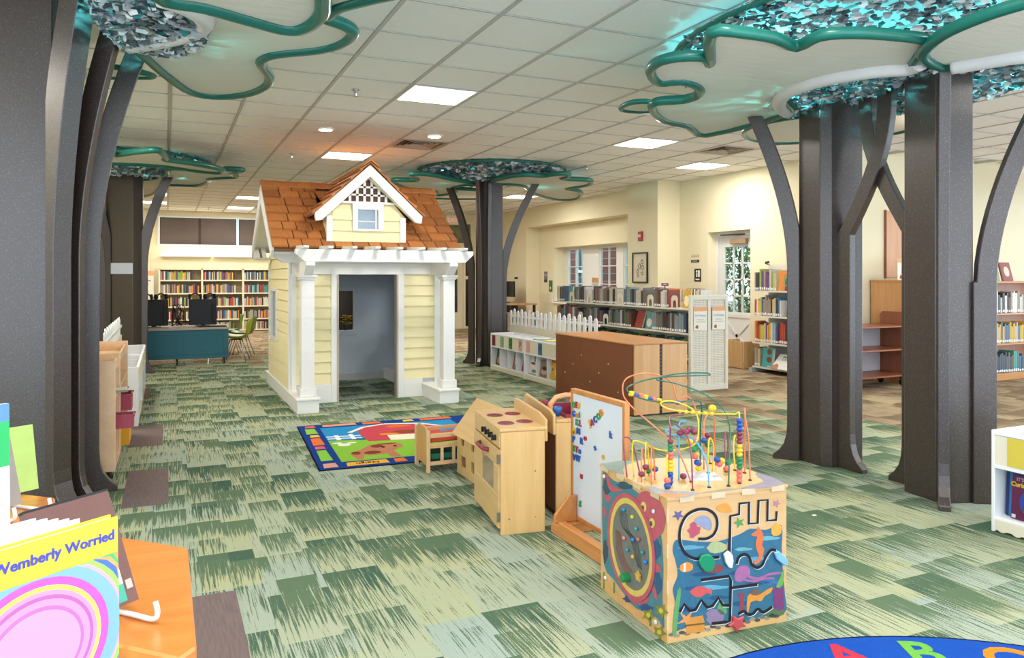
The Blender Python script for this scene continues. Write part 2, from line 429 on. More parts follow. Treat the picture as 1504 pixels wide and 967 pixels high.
# walls
XR = 7.87
struct('wall_right', MB().box(XR, XR+.35, 7.3, 8.725, 0, ZC+.06).box(XR, XR+.35, 9.69, 10.42, 0, ZC+.06).box(XR, XR+.35, 8.725, 9.69, 2.04, ZC+.06), wallm)
struct('wall_right_return', MB().box(7.42, 8.2, 10.42, 11.32, 0, ZC+.06), wallm)
struct('wall_right_far', MB().box(7.7, 8.1, 11.32, 16.05, 2.49, ZC+.06).box(7.7, 8.4, 16.05, 18.2, 0, ZC+.06)
       .box(8.05, 8.45, 11.32, 12.0, 0, 2.49).box(8.05, 8.45, 15.29, 16.05, 0, 2.49).box(8.05, 8.45, 12.0, 15.29, 2.0, 2.49).box(8.05, 8.45, 12.0, 15.29, 0, .75), wallm)
struct('wall_back_right', MB().box(XR, 14, 7.0, 7.3, 0, ZC+.06), wallm)
struct('wall_back_centre', MB().box(4.6, 6.0, 18.2, 18.5, 0, ZC+.06).box(7.2, 8.2, 18.2, 18.5, 0, ZC+.06).box(6.0, 7.2, 18.2, 18.5, 2.75, ZC+.06).box(4.6, 4.8, 18.5, 20.1, 0, ZC+.06), wallm)
struct('wall_back', MB().box(-.2, 4.6, 19.9, 20.1, 2.80, ZC+.06).box(-.2, 4.6, 19.9, 20.1, 0, 2.08).box(-.36, -.2, 19.9, 20.1, 0, ZC+.06).box(-3.2, -.36, 19.55, 20.1, 0, ZC+.06), wallm)
struct('wall_left', MB().box(-3.6, -3.2, 4.5, 20.1, 0, ZC+.06), wallm)
struct('baseboard_right', MB().box(XR-.015, XR, 7.0, 8.7, 0, .1), paint('base_brown', '6b5a4a', .6))
struct('baseboard_back', MB().box(-.36, 4.6, 19.885, 19.9, 0, .1), paint('base_brown', '6b5a4a', .6))
# ---------------------------------------------------------------- indoor trees
def W(parent):
    return (-parent.location.x, -parent.location.y, -parent.location.z) if parent.type == 'EMPTY' else (0, 0, 0)
def put(name, mb, m, parent, bevel=0., smooth=False, seg=1):
    """a part built in room coordinates"""
    return mb.build(name, m, parent, smooth=smooth, bevel=bevel, seg=seg, loc=W(parent))
def bark():
    m, t, b = newmat('trunk_laminate'); tc = t.node('ShaderNodeTexCoord')
    n = t.node('ShaderNodeTexVoronoi', i_Scale=170.0); t.link(tc.outputs['Object'], n.inputs['Vector'])
    n2 = t.node('ShaderNodeTexNoise', i_Scale=330.0, i_Detail=1.0); t.link(tc.outputs['Object'], n2.inputs['Vector'])
    sp = t.math('GREATER_THAN', n2.outputs['Fac'], .69)
    t.link(t.mix(sp, hexc('34261f'), hexc('8a8a9a')), b.inputs['Base Color'])
    b.inputs['Roughness'].default_value = .33; b.inputs['Specular IOR Level'].default_value = .7; b.inputs['Coat Weight'].default_value = .25; b.inputs['Coat Roughness'].default_value = .5
    bp = t.node('ShaderNodeBump', i_Strength=.04, i_Distance=.002); t.link(n2.outputs['Fac'], bp.inputs['Height']); t.link(bp.outputs['Normal'], b.inputs['Normal'])
    return m
bark_m = bark()
def fabric():
    m, t, b = newmat('leaf_fabric'); tc = t.node('ShaderNodeTexCoord'); out = t.n['Material Output']
    n = t.node('ShaderNodeTexNoise', i_Scale=1.7, i_Detail=3.0); t.link(tc.outputs['Object'], n.inputs['Vector'])
    col = t.mix(n.outputs['Fac'], hexc('eae5d8'), hexc('f7f5f0'))
    t.link(col, b.inputs['Base Color']); b.inputs['Roughness'].default_value = .8
    tr = t.node('ShaderNodeBsdfTranslucent'); t.link(col, tr.inputs[0])
    mx = t.node('ShaderNodeMixShader', i_0=.32); t.link(b.outputs[0], mx.inputs[1]); t.link(tr.outputs[0], mx.inputs[2]); t.link(mx.outputs[0], out.inputs[0])
    mp = t.node('ShaderNodeMapping'); mp.inputs['Scale'].default_value = (4, 26, 1); t.link(tc.outputs['Object'], mp.inputs['Vector'])
    n3 = t.node('ShaderNodeTexNoise', i_Scale=1., i_Detail=2.); t.link(mp.outputs[0], n3.inputs['Vector'])
    bp = t.node('ShaderNodeBump', i_Strength=.25, i_Distance=.02); t.link(n3.outputs['Fac'], bp.inputs['Height']); t.link(bp.outputs['Normal'], b.inputs['Normal'])
    return m
fab_m = fabric(); rim_m = paint('leaf_rim_green', '14695c', .35, .1, 20., coat=.2); trim_w = paint('leaf_inner_trim', 'd5d2d0', .7, .03)
net_ms = [paint('net_white', 'd2d8da', .6, .05), paint('net_grey', '9aa3a8', .6, .05), paint('net_slate', '55666d', .6, .05), paint('net_teal', '2d8f92', .6, .1)]
def fin_profile(w, zt, style, reach, arm=.11, z0=1.45):
    outer = [(w+.10, 0), (w+.10, .03), (w+.055, .07), (w+.022, .12), (w+.006, .18), (w, .25)]
    inner = []
    N = 12
    for i in range(N+1):
        k = i/N; z = z0 + (zt-z0)*k
        if style == 'lean': u = w + reach*k**1.7
        else: u = w + reach*math.sin(min(1., k*1.15)*math.pi/2)
        outer.append((u, z)); inner.append((u-arm, z))
    inner = [(max(0., u), z) for u, z in inner if True]
    inner = [(u, z) for u, z in inner]
    return outer + inner[::-1] + [(0, z0), (0, 0)]
def fin(parent, x, y, ang, w, zt, style, reach, th=.055, arm=.11, z0=1.45):
    pr = []
    for p in fin_profile(w, zt, style, reach, arm, z0):
        if not pr or (abs(p[0]-pr[-1][0]) + abs(p[1]-pr[-1][1])) > 1e-5: pr.append(p)
    mb = MB().prism(pr, -th/2, th/2, 'y')
    a = R(ang); ca, sa = math.cos(a), math.sin(a)
    mb.v = [(x + u*ca - v*sa, y + u*sa + v*ca, z) for u, v, z in mb.v]
    return put('trunk_fin', mb, bark_m, parent, bevel=.004)
def leaf(parent, pts, inner=None, rim=.032, n=5, label=None):
    """fabric panel with padded rim; pts are room points"""
    P = smooth_curve(pts, n)
    mb = MB(); nn = len(P)
    mb.add([p + Vector((0,0,.003)) for p in P] + [p - Vector((0,0,.003)) for p in P], [tuple(range(nn)), tuple(range(nn, 2*nn))[::-1]])
    f = put('leaf_panel', mb, fab_m, parent)
    put('leaf_rim', MB().tube(P, rim, 8, closed=True), rim_m, f, smooth=True)
    if inner: put('leaf_inner_trim', MB().tube(smooth_curve(inner, 5, False), rim*1.5, 8), trim_w, f, smooth=True)
    return f
def net(parent, cx, cy, rx, ry, zlo, zhi, n, size=.06, inner=.45, hole=None, rnd=None):
    """camouflage netting: overlapping bent flakes on a shallow bowl"""
    rnd = rnd or random.Random(int(cx*100)); mb = MB()
    for i in range(n):
        r = math.sqrt(rnd.random()); a = rnd.random()*2*math.pi
        x = cx + rx*r*math.cos(a); y = cy + ry*r*math.sin(a)
        k = min(1., max(0., (r-inner)/(1-inner))); k = k*k*(3-2*k)
        z = zlo + (zhi-zlo)*k + rnd.uniform(-.03, .03)
        s = size*rnd.uniform(.7, 1.3); yaw = rnd.uniform(0, 6.28); tilt = rnd.uniform(-.8, .8)
        M = Matrix.Rotation(yaw, 3, 'Z') @ Matrix.Rotation(tilt, 3, 'X')
        prof = [(-.55,-.35,0), (.55,-.35,0), (.62,.1,.12), (.25,.55,-.12), (-.25,.55,-.12), (-.62,.1,.12)]
        vs = [Vector((x, y, z)) + M @ (Vector(p)*s) for p in prof]
        mb.slot(rnd.choices((0,1,2,3), (.36,.3,.24,.10))[0]).add(vs, [(0,1,2,5), (5,2,3,4)])
    o = put('netting', mb, net_ms, parent); o['kind'] = 'stuff'
    # dark backing hoop above the net
    put('net_hoop', MB().tube([(cx+rx*math.cos(2*math.pi*k/32), cy+ry*math.sin(2*math.pi*k/32), zhi) for k in range(32)], .018, 6, closed=True), rim_m, parent, smooth=True)
    return o
def canopy_lamp(parent, x, y, z, e=14):
    l = bpy.data.lights.new('canopy_lamp_glow', 'POINT'); l.energy = e; l.color = (.12, .85, .9); l.shadow_soft_size = .04
    o = bpy.data.objects.new('canopy_lamp_glow', l); COL.objects.link(o); o.parent = parent
    o.location = (x-parent.location.x, y-parent.location.y, z)
    return put('canopy_lamp', MB().lathe([(.03, z+.02), (.05, z+.06), (.03, z+.1)], 10, (x, y, 0)), paint('lamp_black', '222222', .5), parent)
def px(pts, z): return [at(x, y, (z(i/(len(pts)-1)) if callable(z) else z)) for i, (x, y) in enumerate(pts)]

# --- right tree: two trunks, crossing arms
T = thing('indoor_tree', 'large right artificial tree with two dark brown board trunks and crossing arms', 'artificial tree', (4.3, 3.6, 0))
ZT = 2.62
put('trunk_post', MB().prism([(4.178,4.13),(4.172,3.93),(4.217,3.87),(4.44,3.80),(4.50,4.0),(4.40,4.2)], 0, ZT), bark_m, T, bevel=.004)
put('trunk_post', MB().prism([(4.159,3.253),(4.126,3.019),(4.178,2.966),(4.314,2.918),(4.44,3.02),(4.42,3.27)], 0, ZT), bark_m, T, bevel=.004)
fin(T, 4.178, 4.12, 128, .085, 2.52, 'lean', .28, z0=1.4)
fin(T, 4.285, 3.87, 271, .12, 2.6, 'bow', .32, z0=1.62)
fin(T, 4.46, 4.05, 20, .1, 2.55, 'lean', .35)
fin(T, 4.32, 3.25, 89, .13, 2.6, 'bow', .34, z0=1.62)
fin(T, 4.15, 2.99, 219, .085, 2.6, 'lean', .16, th=.06)
fin(T, 4.31, 2.925, 328, .13, 2.56, 'lean', .42, z0=1.3)
LA = [(1157,165),(1038,197),(1010,184),(975,176),(958,160),(965,149),(1004,146),(1027,138),(1024,126),(1000,118),(968,120),(955,105),(966,91),(996,83),(1034,83),(1043,92),(1045,48),(1092,48),(1140,56),(1170,68),(1205,52),(1254,48),(1320,52),(1362,60),(1350,80),(1332,98),(1290,101),(1222,112),(1172,126),(1150,142)]
leaf(T, px(LA, 2.53), inner=px([(1352,92),(1332,99),(1290,102),(1222,113),(1172,127),(1148,142),(1146,156),(1158,165)], 2.52), n=3)
leaf(T, px([(955,150),(930,150),(913,157),(918,162),(955,163)], 2.60), rim=.02, n=4)
LB = [(1382,97),(1355,80),(1382,52),(1440,25),(1504,4),(1590,-20),(1680,-20),(1760,20),(1770,60),(1700,90),(1600,80),(1504,78),(1440,88),(1400,95)]
leaf(T, px(LB, 2.50), inner=px([(1398,97),(1440,90),(1504,80),(1560,78)], 2.49), n=4)
leaf(T, [(4.75,4.7,2.66),(4.7,5.2,2.66),(5.0,5.6,2.66),(5.5,5.7,2.66),(5.9,5.3,2.66),(6.1,4.8,2.66),(5.8,4.3,2.66),(5.2,4.1,2.66)], rim=.024)
net(T, 4.33, 3.5, 1.35, 1.5, 2.56, 2.86, 8500, .044, inner=.5)
canopy_lamp(T, 3.75, 3.95, 2.70, 45); canopy_lamp(T, 4.9, 3.0, 2.70, 35)

# --- left near tree
T = thing('indoor_tree', 'near left artificial tree with a broad speckled grey trunk at the picture edge', 'artificial tree', (-.75, 5.0, 0))
put('trunk_post', MB().prism([(-1.2,5.18),(-.585,4.92),(-.53,5.05),(-.62,5.4),(-1.1,5.5)], 0, 2.925), bark_m, T, bevel=.004)
fin(T, -.575, 4.93, 318, .06, 2.92, 'lean', .19, th=.12, arm=.14)
fin(T, -.55, 5.08, 330, .12, 2.92, 'lean', .30, th=.05, arm=.12)
fin(T, -.47, 5.32, 3, .09, 2.84, 'lean', .30, th=.07, arm=.12)
fin(T, -1.12, 5.45, 150, .1, 2.7, 'lean', .3)
LC = [(186,67),(203,74),(240,106),(279,133),(321,140),(363,136),(389,126),(396,113),(383,92),(394,81),(420,76),(470,71),(503,62),(519,47),(505,36),(478,26),(420,2),(340,-20),(260,-12),(296,24),(290,40),(250,57)]
leaf(T, px(LC, 2.66), inner=px([(236,-4),(280,12),(300,28),(290,42),(250,56),(189,66)], 2.65), n=4, rim=.034)
LD = [(232,-8),(300,8),(360,25),(415,40),(446,39),(470,22),(474,0),(470,-50),(420,-120),(330,-120),(250,-70)]
leaf(T, px(LD, 2.45), n=4, rim=.036)
leaf(T, px([(478,20),(500,8),(545,-4),(600,-20),(640,-70),(560,-100),(490,-60)], 2.62), n=4, rim=.034)
leaf(T, px([(140,112),(190,113),(226,112),(180,100),(140,98)], 2.72), n=3, rim=.02)
net(T, -.06, 4.45, .36, .66, 2.64, 2.86, 2600, .042, inner=.6)
canopy_lamp(T, .0, 4.6, 2.80, 25)

# --- centre background tree
T = thing('indoor_tree', 'slim centre artificial tree beside the playhouse, canopy against the ceiling', 'artificial tree', (4.5, 10.6, 0))
put('trunk_post', MB().prism([(4.30,10.75),(4.29,10.48),(4.36,10.42),(4.58,10.36),(4.64,10.6),(4.55,10.8)], 0, 2.8), bark_m, T, bevel=.004)
fin(T, 4.29, 10.78, 125, .1, 2.72, 'lean', .42, z0=1.3, arm=.12)
fin(T, 4.30, 10.50, 228, .09, 2.76, 'lean', .12, z0=1.3, arm=.12)
fin(T, 4.37, 10.42, 262, .07, 2.76, 'lean', .05)
fin(T, 4.62, 10.5, 335, .08, 2.74, 'lean', .5, z0=1.3, arm=.12)
def rl(pts, z): return px([(570+x/4.852, 235+y/4.852) for x, y in pts], z)
leaf(T, rl([(30,150),(60,140),(190,142),(210,132),(160,112),(160,100),(220,97),(330,108),(450,135),(600,160),(760,176),(600,172),(500,182),(455,200),(480,225),(420,240),(345,245),(330,215),(160,200),(90,180)], 2.74), n=3, rim=.035)
leaf(T, rl([(745,150),(780,135),(900,110),(1000,104),(1100,112),(1200,98),(1285,98),(1285,115),(1235,128),(1300,135),(1420,140),(1450,155),(1420,175),(1330,190),(1275,203),(1350,215),(1378,240),(1350,270),(1250,280),(1150,268),(1030,232),(1000,205),(960,178),(860,165),(770,168)], 2.74), n=3, rim=.035)
leaf(T, [(4.0,11.6,2.77),(3.5,12.0,2.76),(3.6,12.6,2.75),(4.4,12.8,2.74),(5.2,12.5,2.75),(5.0,11.7,2.77)], rim=.03)
net(T, 4.45, 10.5, 1.1, 1.2, 2.79, 2.91, 3000, .07, inner=.35)
canopy_lamp(T, 3.9, 10.8, 2.85, 30); canopy_lamp(T, 5.2, 10.6, 2.85, 30)

# --- left background tree
T = thing('indoor_tree', 'left background artificial tree behind the white picket fence, pale plate on trunk', 'artificial tree', (-.5, 11.6, 0))
put('trunk_post', MB().prism([(-.79,11.85),(-.75,11.64),(-.42,11.49),(-.30,11.6),(-.30,11.9),(-.6,12.0)], 0, 2.8), bark_m, T, bevel=.004)
fin(T, -.36, 11.62, 352, .12, 2.75, 'lean', .34, z0=1.5, arm=.13)
fin(T, -.76, 11.75, 170, .1, 2.75, 'lean', .4)
fin(T, -.7, 11.62, 200, .06, 2.75, 'lean', .3)
mp_ = MB(); 
for q in ((0,),): mp_.prism([(-.752,11.632),(-.418,11.484),(-.422,11.476),(-.756,11.624)], 1.37, 1.52)
put('name_plate', mp_, paint('plate_silver', 'c4cbe0', .35, .03, metal=.3), T)
def ll(pts, z): return px([(130+x/6.016, 200+y/6.016) for x, y in pts], z)
leaf(T, ll([(200,130),(240,160),(420,135),(590,122),(640,140),(690,190),(680,205),(900,235),(1090,270),(1185,300),(1150,318),(950,300),(700,262),(520,245),(300,235),(150,225)], 2.66), n=3, rim=.035)
leaf(T, ll([(700,285),(820,285),(1000,300),(1150,318),(1200,290),(1365,298),(1260,330),(1310,355),(1180,362),(1060,375),(1060,400),(950,430),(720,425),(640,450),(570,510),(400,540),(250,540),(300,400),(580,370),(700,330)], 2.72), n=3, rim=.035)
leaf(T, ll([(0,125),(60,120),(0,140),(-300,170),(-300,120)], 2.7), n=3, rim=.03)
net(T, -.45, 11.4, 1.0, 1.0, 2.74, 2.90, 2400, .07, inner=.4)
canopy_lamp(T, .1, 11.5, 2.85, 25)
# ---------------------------------------------------------------- playhouse
yel = paint('siding_yellow', 'efe3b4', .6, .03, 6.); hwhite = paint('house_white', 'eceae6', .5, .02, 5.)
inm = paint('house_inside', 'c9d2dc', .7, .02, 3.)
def cedar():
    m, t, b = newmat('cedar_shingle'); tc = t.node('ShaderNodeTexCoord'); oi = t.node('ShaderNodeObjectInfo')
    mp = t.node('ShaderNodeMapping'); mp.inputs['Scale'].default_value = (60, 5, 5); t.link(tc.outputs['Object'], mp.inputs['Vector'])
    n = t.node('ShaderNodeTexNoise', i_Scale=1., i_Detail=4.); t.link(mp.outputs[0], n.inputs['Vector'])
    c1 = t.mix(n.outputs['Fac'], hexc('9a5a2c'), hexc('cd8748')); 
    hs = t.node('ShaderNodeHueSaturation'); t.link(c1, hs.inputs['Color']); t.link(t.math('ADD', t.math('MULTIPLY', oi.outputs['Random'], .5), .72), hs.inputs['Value'])
    t.link(hs.outputs[0], b.inputs['Base Color']); b.inputs['Roughness'].default_value = .7
    bp = t.node('ShaderNodeBump', i_Strength=.2, i_Distance=.004); t.link(n.outputs['Fac'], bp.inputs['Height']); t.link(bp.outputs['Normal'], b.inputs['Normal'])
    return m
ced = cedar()
H = thing('playhouse', 'yellow clapboard playhouse with cedar shingle roof and white pergola porch', 'playhouse', (2.0, 8.7, 0))
# plinths
for x0, x1, y1 in ((1.145, 1.355, 9.95), (2.595, 2.81, 9.95)):
    p = put('plinth', MB().box(x0, x1, 7.5, y1, 0, .125), hwhite, H, bevel=.004)
    put('plinth_cap', MB().box(x0-.012, x1+.014, 7.485, y1+.01, .1255, .152), hwhite, p, bevel=.006)
# porch posts
for xc in (1.258, 2.725):
    p = put('porch_post', MB().box(xc-.063, xc+.063, 7.57, 7.695, .24, 1.30), hwhite, H, bevel=.004)
    put('post_base', MB().box(xc-.08, xc+.08, 7.55, 7.715, .153, .2395), hwhite, p, bevel=.005)
    put('post_cap', MB().box(xc-.075, xc+.075, 7.555, 7.71, 1.3005, 1.325).box(xc-.088, xc+.088, 7.54, 7.725, 1.325, 1.35), hwhite, p, bevel=.004)
    put('bracket_beam', MB().prism([(7.42,1.477),(8.1,1.477),(8.1,1.351),(7.53,1.351),(7.42,1.44)], xc-.045, xc+.045, 'x'), hwhite, H, bevel=.003)
# pergola beams and rafters
for yb, xa, xb in ((7.45, 1.12, 2.955), (8.02, .985, 2.96)):
    put('porch_beam', MB().prism([(xa,1.60),(xa,1.552),(xa+.09,1.4785),(xb-.09,1.4785),(xb,1.56),(xb,1.60)], yb, yb+.06, 'y'), hwhite, H, bevel=.003)
for k in range(8):
    x = 1.21 + .232*k
    put('rafter', MB().prism([(7.36,1.612),(7.38,1.601),(8.09,1.601),(8.09,1.655),(7.36,1.632)], x-.024, x+.024, 'x'), hwhite, H, bevel=.002)
# front wall: core, boards, trims
fw = put('front_wall', MB().box(1.18, 1.66, 8.115, 8.165, 0, 1.60).box(2.30, 2.79, 8.115, 8.165, 0, 1.60).box(1.66, 2.30, 8.115, 8.165, 1.356, 1.60), inm, H)
for x0, x1 in ((1.225, 1.585), (2.385, 2.735)):
    for k in range(10):
        z = .20 + k*.1155
        put('clapboard', MB().prism([(8.1148,z),(8.1148,z+.1155),(8.110,z+.1155),(8.088,z)], x0, x1, 'x'), yel, fw)
put('header_trim', MB().box(1.18, 2.79, 8.085, 8.1148, 1.3565, 1.478), hwhite, fw, bevel=.002)
for x0, x1, z0 in ((1.585, 1.66, 0), (2.30, 2.385, 0), (1.175, 1.225, .15), (2.735, 2.795, .15)):
    put('door_trim' if z0 == 0 else 'corner_trim', MB().box(x0, x1, 8.08, 8.1148, z0, 1.3563), hwhite, fw, bevel=.003)
for x0, x1 in ((1.355, 1.585), (2.385, 2.595)): put('bottom_trim', MB().box(x0, x1, 8.082, 8.1148, 0, .199), hwhite, fw, bevel=.003)
for x0, x1 in ((1.645, 1.664), (2.296, 2.315)): put('door_jamb', MB().box(x0, x1, 8.07, 8.17, 0, 1.352), paint('jamb_taupe', 'b9ac9b', .6), fw)
# side walls with gable
for sx, xo, xi in ((-1, 1.175, 1.225), (1, 2.795, 2.745)):
    sw = put('side_wall', MB().box(xo, xi, 8.17, 9.2, 0, .62).box(xo, xi, 8.17, 9.10, .62, 1.16).box(xo, xi, 9.57, 9.75, .62, 1.16).box(xo, xi, 9.2, 9.75, 0, .62)
             .box(xo, xi, 8.17, 9.75, 1.16, 1.58).prism([(8.17,1.58),(9.75,1.58),(8.9,2.28)], xo, xi, 'x'), inm, H)
    e = xo + sx*.001
    for k in range(17):
        z = .153 + k*.1155; zt = z + .1155
        if z < 1.58: ya, yb = 8.165, 9.75
        else: ya, yb = 8.165 + (z-1.58)*.98, 9.75 - (z-1.58)*1.15
        if yb - ya < .1: continue
        segs = [(ya, yb)]
        if z < 1.16 and zt > .62: segs = [(ya, 9.06), (9.61, yb)]
        for a, b_ in segs:
            put('clapboard', MB().add([(e,a,z),(e,b_,z),(e,b_,zt),(e,a,zt),(e+sx*.026,a,z),(e+sx*.026,b_,z),(e+sx*.008,b_,zt),(e+sx*.008,a,zt)], [(0,1,2,3),(4,7,6,5),(0,4,5,1),(3,2,6,7),(0,3,7,4),(1,5,6,2)]), yel, sw)
    wf = MB()
    for (a, b_, z0, z1) in ((9.06, 9.10, .58, 1.20), (9.57, 9.61, .58, 1.20), (9.10, 9.57, .58, .62), (9.10, 9.57, 1.16, 1.20)): wf.box(e, e+sx*.03, a, b_, z0, z1)
    put('window_casing', wf, hwhite, sw, bevel=.002)
    put('corner_trim', MB().box(xo+sx*.024, xo+sx*.001, 8.1, 8.165, .153, 1.58).box(xo+sx*.024, xo+sx*.001, 9.75, 9.81, .153, 1.5), hwhite, sw)
bw = put('back_wall', MB().box(1.18, 2.79, 9.752, 9.80, 0, .643).box(1.18, 2.0, 9.752, 9.80, .643, 1.15).box(2.2, 2.79, 9.752, 9.80, .643, 1.15).box(1.18, 2.79, 9.752, 9.80, 1.15, 1.58), inm, H)
wf = MB()
for (a, b_, z0, z1) in ((1.94, 2.0, .583, 1.21), (2.2, 2.26, .583, 1.21), (2.0, 2.2, .583, .643), (2.0, 2.2, 1.15, 1.21)): wf.box(a, b_, 9.74, 9.7518, z0, z1)
put('window_casing', wf, inm, bw, bevel=.002)
put('inner_baseboard', MB().box(1.23, 2.74, 9.738, 9.7518, 0, .09), paint('house_inside_base', 'c6c8c9', .6), bw)
# main roof: deck, rakes, shingles
RY, RZ = 8.89, 2.385; EY, EZ = 7.86, 1.622; BY, BZ = 9.80, 1.70
roof = put('roof', MB().prism([(EY+.02,EZ),(RY,RZ-.015),(BY,BZ-.015),(BY,BZ-.05),(RY,RZ-.05),(EY+.02,EZ-.03)], .985, 2.95, 'x'), paint('roof_deck', '8a5a3a', .8), H)
for xo in (.965, 2.955):
    put('rake_board', MB().prism([(EY+.0,EZ-.015),(RY,RZ-.02),(BY+.04,BZ-.02),(BY+.04,BZ-.15),(RY,RZ-.22),(EY+.08,EZ-.10)], xo-.012, xo+.012, 'x'), hwhite, roof, bevel=.002)
put('gable_soffit', MB().prism([(EY+.06,EZ-.035),(RY,RZ-.055),(BY,BZ-.055),(BY,BZ-.075),(RY,RZ-.08),(EY+.06,EZ-.06)], .985, 1.172, 'x'), hwhite, roof)
put('eave_soffit', MB().box(.975, 1.175, 9.55, 9.86, 1.54, 1.56), hwhite, roof)
for xo in (1.02, 1.10): put('rake_return', MB().prism([(9.5,1.56),(9.86,1.56),(9.86,1.68),(9.75,1.7)], xo-.05, xo, 'x'), hwhite, roof)
slope = math.atan2(RZ-EZ, RY-EY); L = math.hypot(RZ-EZ, RY-EY)
rs = random.Random(7); rows = 8
sh = {}
def shingle_mesh(w, l, th=.024):
    k = (round(w, 2), round(l, 2))
    if k not in sh: sh[k] = MB().add([(0,0,0),(k[0],0,0),(k[0],l,0),(0,l,0),(0,0,th),(k[0],0,th),(k[0],l,.004),(0,l,.004)], [(0,3,2,1),(4,5,6,7),(0,1,5,4),(1,2,6,5),(2,3,7,6),(3,0,4,7)]).mesh('shingle', ced)
    return sh[k]
exp = L / rows
for side in (0, 1):
    for r in range(rows):
        x = .96; 
        while x < 2.945:
            w = round(rs.uniform(.12, .25), 2)
            if side: w = .33
            if x + w > 2.93: w = round(2.975 - x, 2)
            if w < .04: break
            d = r*exp
            # skip the part covered by the dormer
            if not (side == 0 and 1.53 < x and x + w < 2.34 and d > .2):
                if side == 0:
                    piece('shingle', shingle_mesh(w-.01, exp*1.25), roof, (x, EY + d*math.cos(slope), EZ + d*math.sin(slope) + .006), (slope - R(3.), 0, 0))
                else:
                    s2 = math.atan2(RZ-BZ, RY-BY); e2 = math.hypot(RZ-BZ, RY-BY)/rows
                    piece('shingle', shingle_mesh(w-.004, e2*1.25), roof, (x+w, BY + r*e2*math.cos(s2), BZ + r*e2*math.sin(s2) + .006), (math.pi-s2-R(1.2), 0, math.pi))
            x += w
capm = MB().prism([(-.085,-.05),(0,.016),(.085,-.05),(.085,-.062),(0,0),(-.085,-.062)], 0, .17, 'x').mesh('ridge_shingle', ced)
for k in range(15):
    x = .955 + k*.1345
    if 1.75 < x < 2.05: continue
    piece('ridge_shingle', capm, roof, (x, RY, RZ + .022), (0, R(2.5), 0))
# dormer
DX, DZ, DY = 1.945, 2.53, 7.86
dm = put('dormer', MB().prism([(1.52,1.70),(2.35,1.70),(2.35,1.98),(DX,2.44),(1.52,1.98)], 7.96, 8.02, 'y').prism([(7.98,1.72),(8.9,2.36),(8.9,2.0),(7.98,2.0)], 1.525, 1.555, 'x').prism([(7.98,1.72),(8.9,2.36),(8.9,2.0),(7.98,2.0)], 2.315, 2.345, 'x'), yel, H)
for k in range(6):
    z = 1.70 + k*.1155
    xa, xb = 1.52, 2.35
    if z > 1.96: break
    put('clapboard', MB().prism([(7.9598,z),(7.9598,z+.1155),(7.955,z+.1155),(7.936,z)], 1.572, 2.292, 'x'), yel, dm)
for x0, x1 in ((1.508, 1.57), (2.294, 2.358)): put('corner_trim', MB().box(x0, x1, 7.93, 7.9598, 1.70, 1.97), hwhite, dm, bevel=.003)
wn = MB()
for (a, b_, z0, z1) in ((1.777, 1.834, 1.815, 2.105), (2.052, 2.111, 1.815, 2.105), (1.834, 2.052, 1.815, 1.838), (1.834, 2.052, 2.042, 2.105)): wn.box(a, b_, 7.92, 7.9435, z0, z1)
wo = put('dormer_window', wn, hwhite, dm, bevel=.003)
put('pane', MB().box(1.834, 2.052, 7.936, 7.9395, 1.838, 2.042), paint('dormer_pane', '93a3b4', .08, .25, 5., coat=.6), wo)
put('muntin', MB().box(2.022, 2.036, 7.928, 7.9355, 1.838, 2.042).box(1.834, 2.022, 7.9335, 7.9355, 1.915, 1.922), hwhite, wo)
la = put('gable_panel', MB().prism([(1.655,2.107),(2.245,2.107),(DX,2.40)], 7.95, 7.9595, 'y'), paint('lattice_dark', '5d4338', .8), dm)
g = MB(); g.box(1.62, 2.28, 7.925, 7.9495, 2.1055, 2.128)
for k in range(-4, 5):
    x = DX + k*.0775 - .0387; zt = 2.42 - abs(x-DX)*1.06
    if zt > 2.14: g.box(x-.013, x+.013, 7.93, 7.9495, 2.128, zt)
g.box(1.75, 2.14, 7.93, 7.9495, 2.188, 2.208).box(1.84, 2.05, 7.93, 7.9495, 2.272, 2.292)
put('lattice', g, hwhite, la)
sl = (DZ-1.985)/(2.515-DX)
for s in (-1, 1):
    put('dormer_rake', MB().prism([(DX, DZ-.02), (DX+s*.575, 1.985), (DX+s*.56, 1.905), (DX+s*.50, 1.915), (DX, DZ-.145)], 7.84, 7.90, 'y'), hwhite, dm, bevel=.003)
    put('dormer_soffit', MB().prism([(DX, DZ-.145), (DX+s*.52, 1.93), (DX+s*.52, 1.915), (DX, DZ-.16)], 7.90, 7.9595, 'y'), yel, dm)
    put('dormer_deck', MB().prism([(DX, DZ-.015), (DX+s*.585, 1.98), (DX+s*.585, 1.965), (DX, DZ-.03)], 7.85, 9.75, 'y'), paint('roof_deck', '8a5a3a', .8), dm)
    dl = math.hypot(.585, DZ-1.98); ang = math.atan2(DZ-1.98, .585)
    for r in range(6):
        y = 7.82
        while y < 9.7:
            w = round(rs.uniform(.14, .26), 2); d = r*dl/6
            o = piece('shingle', shingle_mesh(w-.01, round(dl/6*1.2, 3)), dm, (0, 0, 0))
            xx = DX + s*(.59 - d*math.cos(ang)); zz = 1.978 + d*math.sin(ang)
            # local x along the ridge, local y up the slope
            ex = Vector((0, 1, 0)) if s > 0 else Vector((0, -1, 0)); ey = Vector((-s*math.cos(ang-R(1.5)), 0, math.sin(ang-R(1.5)))); ez = ex.cross(ey)
            M = Matrix((ex, ey, ez)).transposed().to_4x4(); M.translation = Vector((xx, y if s > 0 else y + w, zz))
            o.matrix_basis = M; y += w
for k in range(14):
    piece('ridge_shingle', capm, dm, (DX, 7.80 + k*.14, DZ + .018), (0, R(2.5), math.pi/2))
# ---------------------------------------------------------------- windows, doors, outdoors
sash = paint('window_white', 'e2e2df', .45, .02); pane_m = glass('window_glass')
